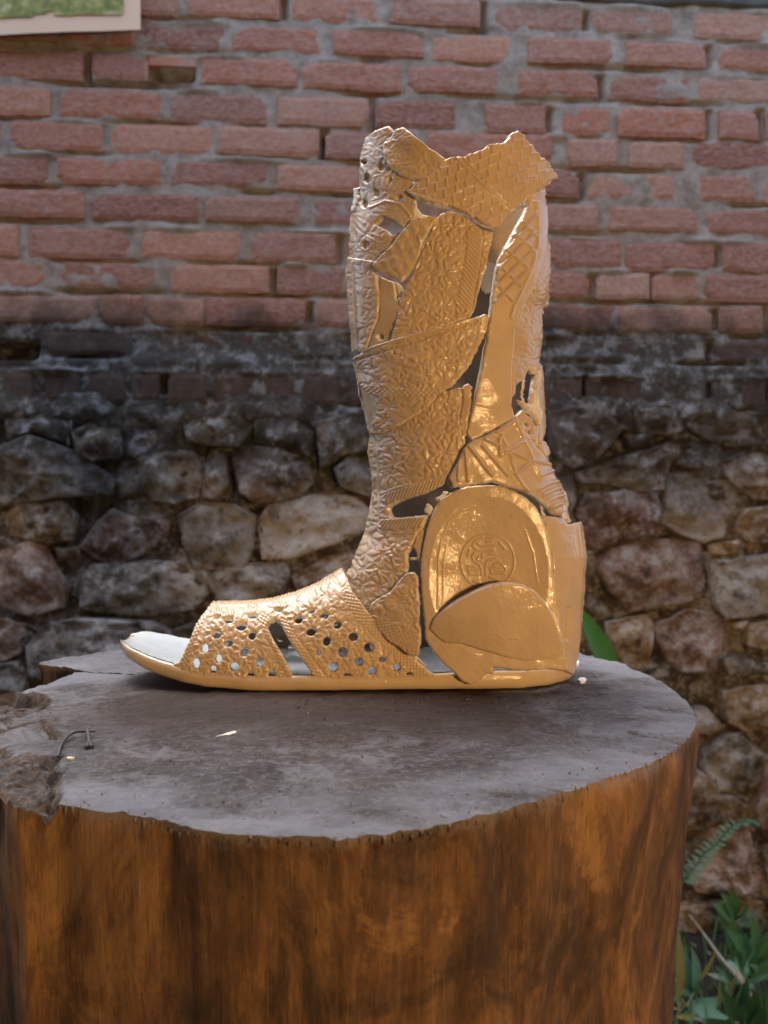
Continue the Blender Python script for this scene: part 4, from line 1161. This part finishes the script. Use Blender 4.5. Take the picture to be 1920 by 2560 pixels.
frag('calf_fragment', crop(K1, [(1480,600),(1530,590),(1532,640),(1536,850),(1556,930),(1552,1100),(1532,1300),(1502,1450),(1492,1659)]) + crop(K2, [(1287,200),(1272,290),(1245,370),(1205,330),(1180,395),(1130,430),(1130,470),(1080,560),(1060,560),(1060,400),(1075,220),(1090,90)]) + crop(K1, [(1290,1500),(1310,1420),(1352,1300),(1405,1200),(1460,1050),(1490,900),(1496,780)]),
     off=-1.0, pattern=g_soft, mat=PAINT, rag=1.2, wavy=1.4, label='back of the calf, smooth torn piece')
frag('calf_fragment', crop(K2, [(1270,285),(1282,400),(1296,560),(1302,680),(1282,765),(1322,880),(1372,1000),(1420,1090),(1432,1180),(1447,1242),(1400,1235),(1398,1150),(1370,1075),(1330,1010),(1270,880),(1245,770),(1235,680),(1215,560),(1228,420),(1250,350)]),
     off=0.2, rag=1.2, wavy=1.0)
frag('torn_shred', crop(Q, [(590,330),(640,350),(700,375),(770,385),(785,250),(815,215),(850,178),(872,280),(900,400),(955,500),(930,590),(890,690),(830,605),(760,520),(690,450),(620,400)]),
     off=2.2, mat=TORN_GLINT, rag=2.2, thick=1.5, wavy=1.5, feats=[('ridge', crop(Q, [(850,200),(850,480),(880,660)]), 3, 1.2), ('ridge', crop(Q, [(620,345),(760,450),(870,640)]), 3, 1.0), ('ridge', crop(Q, [(800,300),(800,480)]), 3, 0.8)], label='bright white torn shred of rubber')
frag('calf_fragment', crop(Q, [(565,610),(650,520),(700,470),(830,610),(890,700),(915,800),(900,990),(800,880),(760,850),(700,740),(620,690)]), off=1.2,
     holes=[crop(Q, ell(750,675,38,20,0.5)), crop(Q, ell(790,780,22,30))], rag=0.8, wavy=0.5)
frag('calf_fragment', crop(Q, [(900,900),(960,890),(1010,910),(1040,980),(1060,1090),(1000,1160),(930,1080),(900,1000)]), off=1.6, rag=1.2, wavy=0.7)

# --- heel: counter strip, heel cup with emblem, half-round sole piece in front
frag('heel_counter', crop(K4, [(1210,300),(1300,310),(1362,330),(1380,362),(1430,350),(1477,343),(1502,590),(1492,900),(1472,1100),(1450,1250),(1422,1405),(1370,1385),(1330,1300),(1290,1000),(1270,800),(1270,570),(1230,440)]),
     off=1.2, mat=PAINT_SMOOTH, rag=0.7, wavy=0.8, feats=[('recess', crop(K4, [(1345,330),(1380,360),(1405,620),(1405,900),(1400,930),(1375,910),(1372,620)]), 6, 2.4), ('groove', crop(K4, [(1300,330),(1320,600),(1325,1000)]), 8, 1.0), ('ridge', crop(K4, [(1440,370),(1462,620),(1450,1000),(1425,1300)]), 5, 0.7), ('groove', crop(K4, [(1380,940),(1370,1150)]), 7, 1.4)],
     label='ribbed heel counter strip down the back of the boot')
def heel_surf(px, py):
    u = (px - 1222) / 165.0
    v = (py - 1480) / 240.0
    return ray(px, py, -0.0475 + 0.0030 * u * u + 0.0015 * np.clip(-v, 0, 2) ** 2)
inner = crop(K4, [(438,1180),(438,1000),(440,600),(455,440),(505,310),(600,215),(720,172),(850,165),(980,185),(1080,255),(1150,375),(1200,550),(1230,800),(1260,1000),(1300,1300),(700,1330)])
strokes = [[(590,690),(610,640),(660,610),(700,600)], [(600,690),(640,730),(700,742),(820,740)], [(640,655),(700,692),(830,682)], [(735,605),(825,600)], [(740,645),(800,640)], [(770,775),(845,775)], [(700,770),(698,812)],
           [(735,858),(770,835),(850,820)], [(620,750),(585,800),(615,850),(665,880),(690,930),(690,985)], [(742,865),(732,920),(742,995)], [(540,900),(560,985),(655,992)], [(540,900),(620,907)], [(570,940),(670,948)], [(560,965),(660,972)],
           [(820,885),(870,857),(912,882),(952,930),(930,972),(800,978),(788,930),(830,912),(900,922)], [(820,945),(920,948)], [(780,1015),(865,1045)], [(600,1062),(690,1080)], [(560,720),(540,790)], [(880,650),(940,720)], [(660,800),(640,840),(700,850)]]
hfe = [('recess', inner, 10, 3.6), ('groove', crop(K4, [(395,1000),(398,640),(415,430),(470,280)]), 4, 1.2),
       ('ridge', crop(LG, ell(752, 850, 287, 290, 0, 40)) + crop(LG, [(1039, 850)]), 2.6, 0.7),
       ('ridge', crop(K4, [(480,1000),(485,620),(505,470),(560,340),(640,270),(740,235)]), 2.5, 0.35), ('ridge', crop(K4, [(1090,400),(1150,560),(1180,760)]), 2.5, 0.35),
       ('ridge', crop(K4, [(515,1000),(520,640),(540,500)]), 2.0, 0.3)]
for s_ in strokes: hfe.append(('ridge', crop(LG, s_), 2.8, 0.8))
def heel_bowl(x, y):
    r2 = ((x - 1222) / 150) ** 2 + ((y - 1440) / 200) ** 2
    return -6.0 * np.clip(1 - r2, 0, 1)
frag('heel_cup', crop(K4, [(590,132),(640,110),(700,97),(830,86),(950,101),(1020,130),(1080,162),(1160,232),(1200,300),(1232,380),(1270,530),(1290,700),(1302,900),(1340,1050),(1372,1250),(1398,1385),(1250,1370),(1100,1380),(890,1360),(870,1352),(868,1400),(820,1402),(770,1450),(705,1478),(650,1452),(600,1400),(500,1310),(430,1222),(392,1150),(382,1000),(370,900),(360,700),(372,560),(400,400),(450,262),(500,182)]),
     heel_surf, off=0, thick=4.5, mat=PAINT_SMOOTH, feats=hfe, relief=heel_bowl, rag=0.9, wavy=0.5, edge=7, edgeh=2.2, step=1.7, label='upright heel half of a sandal with a round embossed emblem')
def disc_surf(px, py):
    v = np.clip((py - 1456) / 225.0, -0.1, 1.2); u = (px - 1240) / 175.0
    return ray(px, py, -0.0545 + 0.006 * u * u + 0.0085 * np.clip(v, 0, 2) ** 2)
frag('sole_piece', crop(K4, [(415,1090),(430,1050),(455,1008),(550,930),(620,885),(700,840),(820,786),(930,763),(1000,764),(1080,776),(1120,795),(1160,820),(1230,890),(1280,980),(1320,1080),(1360,1200),(1376,1300),(1372,1345),(1250,1342),(1100,1325),(950,1290),(800,1245),(650,1200),(530,1190),(470,1150)]),
     disc_surf, off=0, thick=7.0, mat=PAINT_SMOOTH, rag=0.5, wavy=0.35, edge=8, edgeh=2.6, feats=[('groove', crop(K4, [(760,1100),(800,1090),(840,1110)]), 2, 0.3), ('ridge', crop(K4, [(900,1130),(940,1150)]), 2, 0.3), ('ridge', crop(K4, [(985,1150),(1040,1150),(1040,1180)]), 2, 0.3)], label='half round sole piece glued across the heel')
# torn white rubber along the heel cup's left rim and glue strings
frag('torn_rim_or_glint', crop(V, [(720,800),(748,785),(780,810),(800,840),(800,900),(760,930),(745,910),(705,870)]), heel_surf, off=-1.5, thick=2, mat=TORN_GLINT, rag=1.5)
frag('torn_rim_or_glint', crop(V, [(915,655),(960,650),(985,660),(930,730),(880,760),(840,770),(830,740),(880,705)]), heel_surf, off=-1.5, thick=2, mat=TORN_GLINT, rag=1.8)
frag('torn_rim_or_glint', crop(V, [(750,920),(730,1000),(690,1060),(640,1100),(600,1190),(575,1260),(600,1320),(620,1400),(640,1480),(670,1560),(690,1700),(720,1700),(700,1500),(690,1300),(710,1100),(770,960)]), heel_surf, off=-2.5, thick=2, mat=PAINT, rag=2.0)
frag('torn_rim_or_glint', crop(V, [(520,1395),(560,1390),(640,1395),(660,1425),(600,1425),(540,1430)]), heel_surf, off=-4.0, thick=1.5, mat=PAINT, rag=0.8)
frag('torn_rim_or_glint', crop(K2, [(890,25),(930,10),(960,30),(945,110),(905,190),(860,290),(825,340),(815,300),(868,180),(900,70)]), off=0.2, mat=PAINT, rag=2.2, wavy=1.0)
frag('torn_rim_or_glint', crop(K2, [(790,450),(830,420),(860,440),(850,560),(830,680),(815,780),(795,810),(785,700),(785,600),(800,500)]), off=-0.3, mat=PAINT, rag=2.2, wavy=1.0)
frag('torn_rim_or_glint', crop(K1, [(1370,590),(1440,555),(1505,515),(1510,655),(1440,640),(1385,650)]), off=0.8, mat=PAINT, rag=1.6)
frag('torn_rim_or_glint', crop(K1, [(178,525),(215,520),(218,600),(190,690),(160,705),(168,620)]), off=0.9, mat=TORN_GLINT, rag=1.5)
frag('torn_rim_or_glint', crop(V, [(985,470),(1060,440),(1100,480),(1100,600),(1040,620),(990,620),(960,560)]), off=0.3, mat=PAINT, rag=1.5)

# ------------------------------------------------------------------ odds and ends on the stump
def tube(pts, rad, sides=7):
    pts = np.array(pts, float); n = len(pts)
    rad = np.broadcast_to(np.asarray(rad, float), (n,))
    tg = np.gradient(pts, axis=0); tg /= np.linalg.norm(tg, axis=1, keepdims=True) + 1e-12
    up = np.array([0.13, 0.21, 0.97])
    a = np.cross(tg, up); a /= np.linalg.norm(a, axis=1, keepdims=True) + 1e-12
    b_ = np.cross(a, tg)
    an = np.linspace(0, 2 * math.pi, sides, endpoint=False)
    v = (pts[:, None] + rad[:, None, None] * (a[:, None] * np.cos(an)[None, :, None] + b_[:, None] * np.sin(an)[None, :, None])).reshape(-1, 3)
    q = [(i * sides + k, i * sides + (k + 1) % sides, (i + 1) * sides + (k + 1) % sides, (i + 1) * sides + k) for i in range(n - 1) for k in range(sides)]
    t = [(0, k, k + 1) for k in range(1, sides - 1)] + [((n - 1) * sides, (n - 1) * sides + k + 1, (n - 1) * sides + k) for k in range(1, sides - 1)]
    return v, q, t
def spline(pts, m=8):
    pts = np.array(pts, float); out = []
    P = np.concatenate([[2 * pts[0] - pts[1]], pts, [2 * pts[-1] - pts[-2]]])
    for i in range(1, len(P) - 2):
        for j in range(m):
            t = j / m
            out.append(0.5 * ((2 * P[i]) + (-P[i - 1] + P[i + 1]) * t + (2 * P[i - 1] - 5 * P[i] + 4 * P[i + 1] - P[i + 2]) * t * t + (-P[i - 1] + 3 * P[i] - 3 * P[i + 1] + P[i + 2]) * t ** 3))
    out.append(P[-2])
    return np.array(out)
def on_top(base, pts, zz):
    r = []
    for p, z_ in zip(crop(base, pts), zz):
        x_, y_ = top_xy(*p); r.append((x_, y_, H + z_))
    return np.array(r)
tw = empty('twig', tuple(on_top(SL, [(900, 1150)], [0.0])[0]), 'thin curved black twig with a forked end lying on the left of the stump', 'twig')
TO = np.array(tw.location)
v, q, t = tube(spline(on_top(SL, [(600,1268),(640,1190),(720,1108),(800,1066),(880,1054),(990,1044)], [-0.001, 0.0012, 0.0016, 0.0014, 0.001, 0.0008])), 0.00055)
obj('stem', np_mesh('stem', v - TO, q, t), BLACK, tw)
v, q, t = tube(spline(on_top(SL, [(905,1056),(915,1100),(922,1150),(895,1215)], [0.002, 0.0012, 0.0008, 0.0005])), 0.0009)
obj('fork', np_mesh('fork', v - TO, q, t), BLACK, tw)
v, q, t = tube(spline(on_top(SL, [(918,1110),(930,1160),(955,1205)], [0.0012, 0.0008, 0.0005])), 0.0008)
obj('fork', np_mesh('fork', v - TO, q, t), BLACK, tw)

def chip(name, base, pts, th, mat, label, cat, lift=0.0012):
    xy = [top_xy(*p) for p in crop(base, pts)]
    n = len(xy)
    c = np.mean(xy, 0)
    lift *= 0.3
    zt = [lift + 0.5 * th + 0.3 * random.uniform(0, th) for _ in xy]
    v = [(x_, y_, H + z_) for (x_, y_), z_ in zip(xy, zt)] + [(x_, y_, H + lift - 0.001) for (x_, y_) in xy] + [(c[0], c[1], H + lift + th)]
    t = [(i, (i + 1) % n, 2 * n) for i in range(n)]
    q = [(i, i + n, (i + 1) % n + n, (i + 1) % n) for i in range(n)]
    org = np.array([c[0], c[1], H])
    o = obj(name, np_mesh(name, np.array(v) - org, q, t, smooth=False), mat)
    o.location = tuple(org)
    return tag(o, label, cat)
chip('wood_chip', R5, [(930,495),(950,484),(985,476),(1035,462),(1025,474),(990,488),(970,492),(950,499)], 0.0006, CHIP, 'long pale splinter of wood lying in the middle of the stump', 'wood chip')
chip('wood_chip', SL, [(690,1325),(700,1308),(740,1310),(775,1318),(730,1330)], 0.0005, CHIP, 'little pale wood chip below the black twig', 'wood chip')
chip('white_flake', K4, [(1450,1440),(1465,1428),(1495,1428),(1512,1440),(1500,1455),(1470,1456)], 0.0005, WHITE, 'flat white flake lying on the stump behind the heel', 'flake')
chip('white_flake', K4, [(1438,1330),(1445,1312),(1458,1318),(1460,1332),(1448,1338)], 0.0012, WHITE, 'tiny white crumb against the back of the heel', 'flake')
# crumbs of dirt and sawdust
v, t = [], []
def crumb(px, py, s):
    x_, y_ = top_xy(px, py)
    b0 = len(v)
    for k in range(4):
        v.append((x_ + random.uniform(-s, s), y_ + random.uniform(-s, s), H + (0.0002 if k < 3 else s * 1.3)))
    t.extend([(b0, b0 + 1, b0 + 3), (b0 + 1, b0 + 2, b0 + 3), (b0 + 2, b0, b0 + 3), (b0, b0 + 2, b0 + 1)])
for _ in range(420):
    crumb(random.uniform(420, 1400), 1740 + abs(random.gauss(0, 1)) * 32, random.uniform(0.0003, 0.0011))
for _ in range(800):
    px, py = random.uniform(80, 1680), random.uniform(1760, 2060)
    if inside(np.array([top_xy(px, py)[0]]), np.array([top_xy(px, py)[1]]), OUT)[0]:
        crumb(px, py, random.uniform(0.0002, 0.0008))
tag(obj('crumbs', np_mesh('crumbs', v, None, t, smooth=False), CRUMB), kind='stuff')
# splinters along the sawn rim
v, t = [], []
rr = np.array(OUT)
for _ in range(700):
    i = random.randrange(len(rr)); p = rr[i]
    if p[1] > 0.36: continue
    k = random.uniform(0.0002, 0.0007); ln = random.uniform(0.001, 0.0035)
    dx = rr[(i + 1) % len(rr)] - p; dx = dx / (np.linalg.norm(dx) + 1e-9)
    o_ = (p - c) / np.linalg.norm(p - c) if False else (p - np.array([-0.045, 0.40])); o_ = o_ / np.linalg.norm(o_)
    b0 = len(v); zt = H - 0.0006 + random.uniform(-0.0015, 0.0009)
    v += [(p[0] - dx[0] * k, p[1] - dx[1] * k, zt), (p[0] + dx[0] * k, p[1] + dx[1] * k, zt), (p[0] + o_[0] * k * 1.2, p[1] + o_[1] * k * 1.2, zt - ln * 0.4), (p[0] + o_[0] * k * 0.3, p[1] + o_[1] * k * 0.3, zt - ln)]
    t += [(b0, b0 + 1, b0 + 2), (b0, b0 + 2, b0 + 3), (b0 + 1, b0 + 3, b0 + 2)]
sp = tag(obj('splinters', np_mesh('splinters', np.array(v) - SO, None, t, smooth=False), WOOD_SIDE, stump), kind='stuff')

# ------------------------------------------------------------------ paper sheet on the wall, top left
paper = empty('paper_sheet', tuple(wall_xyz(wall_uv(150, 0)[0], wall_uv(150, 0)[1], 0.05)), 'cream paper sheet with a green printed picture hanging on the bricks', 'poster')
PO = np.array(paper.location)
def sheet(x0, x1, ytop, ybot, wof, bow, nx_=24, ny_=12, jag=False):
    xs = np.linspace(x0, x1, nx_)
    P = []
    for j in range(ny_):
        for i, x_ in enumerate(xs):
            yb = ybot(x_)
            y_ = ytop + (yb - ytop) * j / (ny_ - 1)
            f = (j / (ny_ - 1)) ** 3
            u_, v_ = wall_uv(x_, y_, wof + bow * f)
            P.append(wall_xyz(u_, v_, wof + bow * f + 0.006 * math.sin(x_ / 90.0)))
    P = np.array(P); n = len(P)
    q = [(j * nx_ + i, j * nx_ + i + 1, (j + 1) * nx_ + i + 1, (j + 1) * nx_ + i) for j in range(ny_ - 1) for i in range(nx_ - 1)]
    B = P + np.array([0, 0.0006, 0])
    qq = [tuple(a[::-1]) for a in q] + [tuple(k + n for k in a) for a in q]
    return np.concatenate([P, B]), qq
pb = lambda x_: float(np.interp(x_, [-420, 0, 130, 250, 347], [92, 87, 85, 79, 71]))
v, q = sheet(-420, 347, -330, pb, 0.035, 0.012)
obj('paper', np_mesh('paper', v - PO, q), PAPER, paper)
jx = np.array([-420, -100, 0, 40, 78, 82, 115, 118, 130, 134, 180, 184, 250, 300, 305])
jy = np.array([45, 44, 45, 44, 46, 38, 37, 28, 29, 42, 43, 40, 38, 36, 20])
v, q = sheet(-390, 305, -300, lambda x_: float(np.interp(x_, jx, jy)), 0.0365, 0.0105, 160, 10)
obj('printed_picture', np_mesh('printed_picture', v - PO, q), PRINT, paper)

# ------------------------------------------------------------------ plants
def leaf_mesh(L, Wd, curl, nseg=9, seed=0, serr=0.0):
    P = []
    for i in range(nseg + 1):
        s = i / nseg
        wd = Wd * 0.8 * math.sin(math.pi * min(1, s ** 0.75 * 0.98 + 0.02)) * (1 + serr * (1 if i % 2 else -1))
        z_ = -curl * s * s * L
        for k in (-1, 0, 1):
            P.append((k * wd * 0.5, s * L, z_ + (0.12 * wd if k else 0)))
    q = [(i * 3 + k, i * 3 + k + 1, (i + 1) * 3 + k + 1, (i + 1) * 3 + k) for i in range(nseg) for k in range(2)]
    return np_mesh('leaf', P, q)
def px_world(px, py, d):
    return np.array([(px - CX) / F * d, d, CZ - (py - CY) / F * d])
def place_leaf(me, root, mat, a, b_, roll=0.0, twist_to=None):
    """leaf from world point a to tip b_, its broad side turned to the camera side"""
    a = np.array(a); b_ = np.array(b_)
    yv = b_ - a; L = np.linalg.norm(yv); yv = yv / L
    n = np.array([math.sin(roll) * 0.8, -1.0, 0.55]); n -= yv * n.dot(yv); n /= np.linalg.norm(n)
    xv = np.cross(yv, n)
    o = bpy.data.objects.new('leaf', me)
    COL.objects.link(o)
    o.parent = root
    from mathutils import Matrix
    o.matrix_local = Matrix(((xv[0] * L, yv[0] * L, n[0] * L, a[0] - root.location[0]), (xv[1] * L, yv[1] * L, n[1] * L, a[1] - root.location[1]), (xv[2] * L, yv[2] * L, n[2] * L, a[2] - root.location[2]), (0, 0, 0, 1)))
    return o
LM = {}
def LMesh(mat, wd, curl=0.15, serr=0.0):
    k = (mat.name, wd, curl, serr)
    if k not in LM:
        LM[k] = leaf_mesh(1.0, wd, curl, serr=serr); LM[k].materials.append(mat)
    return LM[k]
def stem_tube(root, pts, r, mat, name='stem'):
    v, q, t = tube(spline(pts), r)
    return obj(name, np_mesh(name, v - np.array(root.location), q, t), mat, root)

# fern frond out of the stone joint
fp = np.array([px_world(*crop(GR, [p])[0], 1.70) for p in [(230,900),(300,800),(380,700),(450,600),(530,530),(610,450),(680,370),(760,310),(850,270),(930,280),(990,330)]])
fp[:, 1] = np.linspace(1.84, 1.62, len(fp))
fp = np.array([px_world(*crop(GR, [p])[0], d) for p, d in zip([(230,900),(300,800),(380,700),(450,600),(530,530),(610,450),(680,370),(760,310),(850,270),(930,280),(990,330)], fp[:, 1])])
fern = empty('fern', tuple(fp[0]), 'pale green fern frond arching out of the stones right of the stump', 'fern')
stem_tube(fern, fp, 0.0018, LEAF_B)
sp_ = spline(fp, 2)
for i in range(1, len(sp_) - 1, 1):
    tg = sp_[min(i + 1, len(sp_) - 1)] - sp_[i - 1]; tg /= np.linalg.norm(tg)
    nn = np.cross(tg, np.array([0, -1, 0]))
    s = 1.0 - 0.55 * i / len(sp_)
    for sg in (-1, 1):
        tip = sp_[i] + (nn * sg * 0.034 + tg * 0.012) * s * random.uniform(0.85, 1.15) + np.array([0, random.uniform(-0.008, 0.008), 0])
        lf = place_leaf(LMesh(LEAF_B, 0.42), fern, LEAF_B, sp_[i], tip, random.uniform(-0.6, 0.6))
        lf.name = 'leaflet'
# bright blade leaf behind the heel
bl = empty('wall_plant', tuple(px_world(1545, 1760, 1.72)), 'bright green blade leaf hanging behind the heel in front of the stones', 'plant')
place_leaf(LMesh(LEAF_C, 0.30, 0.1), bl, LEAF_C, px_world(1545, 1720, 1.62), px_world(1452, 1500, 1.55), 0.3)
place_leaf(LMesh(LEAF_D, 0.22, 0.1), bl, LEAF_D, px_world(1535, 1740, 1.66), px_world(1482, 1590, 1.68), -0.3)
stem_tube(bl, [px_world(1560, 1800, 1.80), px_world(1552, 1760, 1.70), px_world(1545, 1720, 1.62)], 0.002, LEAF_D)

def ground_z(x_, y_): return 0.02
# weeds at the foot of the wall
weeds = [
 ('broad leaved weed with blue green leaves close beside the stump', LEAF_B, (1740, 2560, 1.60), [((1735,2470),(1752,2385),1.58,.34),((1700,2440),(1692,2350),1.60,.42),((1722,2500),(1728,2420),1.6,.38),((1735,2520),(1815,2545),1.5,.5),((1725,2530),(1795,2500),1.55,.45)]),
 ('yellowing narrow leaved weed touching the stump side', LEAF_Y, (1690, 2540, 1.56), [((1694,2505),(1716,2345),1.55,.14),((1745,2455),(1795,2390),1.6,.1),((1800,2530),(1850,2440),1.6,.12),((1790,2520),(1812,2480),1.52,.2)]),
 ('pale bent weed with a drooping grey green leaf', LEAF_B, (1850, 2470, 1.66), [((1820,2400),(1860,2455),1.63,.4),((1862,2458),(1930,2440),1.62,.2),((1815,2410),(1850,2445),1.66,.3)]),
 ('dark green bushy weed at the right under the stones', LEAF_A, (1900, 2460, 1.72), [((1885,2420),(1905,2300),1.72,.4),((1880,2400),(1840,2330),1.75,.45),((1890,2410),(1935,2350),1.7,.45),((1870,2420),(1820,2290),1.78,.4),((1890,2450),(1930,2410),1.68,.4),((1880,2440),(1835,2400),1.7,.4),((1900,2430),(1960,2300),1.74,.4)]),
 ('low dark leafy weed at the bottom right corner', LEAF_D, (1860, 2620, 1.50), [((1860,2600),(1830,2490),1.5,.4),((1865,2600),(1900,2500),1.5,.42),((1860,2600),(1920,2540),1.48,.45),((1855,2600),(1790,2560),1.47,.45),((1840,2580),(1865,2470),1.56,.4),((1880,2600),(1945,2480),1.54,.4)]),
 ('yellow green seedling standing against the reddish stone', LEAF_A, (1835, 2300, 1.80), [((1835,2290),(1822,2240),1.79,.5),((1836,2290),(1838,2232),1.79,.4),((1835,2295),(1800,2262),1.78,.5),((1836,2296),(1880,2270),1.78,.45)]),
]
for lab, mat, (bx, by, bd), lvs in weeds:
    b0 = px_world(bx, by, bd); b0[2] = max(0.0, min(b0[2], 0.12))
    b0[1] = bd
    wd = empty('weed', tuple(b0), lab, 'weed', 'weeds along the foot of the wall')
    for (a, b_, d, r) in lvs:
        A = px_world(a[0], a[1], d + 0.03); B = px_world(b_[0], b_[1], d - 0.02)
        place_leaf(LMesh(mat, r, 0.2), wd, mat, A, B, random.uniform(-0.6, 0.6))
        for k in range(3):
            f = random.uniform(0.3, 1.0)
            pa = b0 + (A - b0) * f + np.array([random.uniform(-.02, .02), random.uniform(-.03, .02), 0])
            pb_ = pa + np.array([random.uniform(-.04, .04), random.uniform(-.02, .01), random.uniform(0.0, .04)])
            place_leaf(LMesh(random.choice((mat, LEAF_A, LEAF_B, mat)), random.choice((0.3, 0.45)), 0.2), wd, mat, pa, pb_, random.uniform(-0.8, 0.8))
        stem_tube(wd, [b0, 0.5 * (b0 + A) + np.array([0.004, -0.004, 0]), A], 0.0016, mat)
# dry stalk leaning across the weeds
st = [px_world(1722, 2285, 1.78), px_world(1760, 2335, 1.72), px_world(1800, 2390, 1.66), px_world(1850, 2450, 1.60), px_world(1878, 2490, 1.58)]
dry = empty('dry_stalk', tuple(st[-1]), 'pale dry stalk leaning diagonally over the weeds', 'stalk')
stem_tube(dry, st, np.interp(np.linspace(0, 1, 33), [0, 0.5, 0.8, 1], [0.0018, 0.0035, 0.006, 0.003]), STRAW)
place_leaf(LMesh(STRAW, 0.35, 0.25), dry, STRAW, px_world(1835, 2420, 1.6), px_world(1872, 2470, 1.57), 0.2)
# fallen bits of leaf and straw on the soil
lv_, lt_ = [], []
for _ in range(260):
    x_ = random.uniform(-0.1, 1.3); y_ = random.uniform(1.3, 1.84); a_ = random.uniform(0, 6.28); s_ = random.uniform(0.006, 0.022); z_ = random.uniform(0.01, 0.05)
    dx, dy = math.cos(a_), math.sin(a_); b0 = len(lv_)
    lv_ += [(x_ - dx * s_, y_ - dy * s_, z_), (x_ + dy * s_ * .4, y_ - dx * s_ * .4, z_ + random.uniform(0, .01)), (x_ + dx * s_, y_ + dy * s_, z_ + random.uniform(0, .012)), (x_ - dy * s_ * .4, y_ + dx * s_ * .4, z_ + random.uniform(0, .01))]
    lt_.append((b0, b0 + 1, b0 + 2, b0 + 3))
tag(obj('leaf_litter', np_mesh('leaf_litter', lv_, lt_), STRAW), kind='stuff')
# grass
gv, gt = [], []
for _ in range(1500):
    x_ = random.uniform(-0.1, 1.5); y_ = random.uniform(1.25, 1.86)
    hh = random.uniform(0.03, 0.13); a = random.uniform(0, 6.28); ln = random.uniform(0.0, 0.07)
    wv = random.uniform(0.0012, 0.003)
    dx, dy = math.cos(a), math.sin(a)
    b0 = len(gv)
    z0 = 0.0
    mid = (x_ + dx * ln * 0.35, y_ + dy * ln * 0.35, z0 + hh * 0.6); tip = (x_ + dx * ln, y_ + dy * ln, z0 + hh)
    gv += [(x_ - dy * wv, y_ + dx * wv, z0), (x_ + dy * wv, y_ - dx * wv, z0), (mid[0] + dy * wv * .8, mid[1] - dx * wv * .8, mid[2]), (mid[0] - dy * wv * .8, mid[1] + dx * wv * .8, mid[2]), tip]
    gt += [(b0, b0 + 1, b0 + 2), (b0, b0 + 2, b0 + 3), (b0 + 3, b0 + 2, b0 + 4)]
tag(obj('grass', np_mesh('grass', gv, None, gt), LEAF_A), kind='stuff')
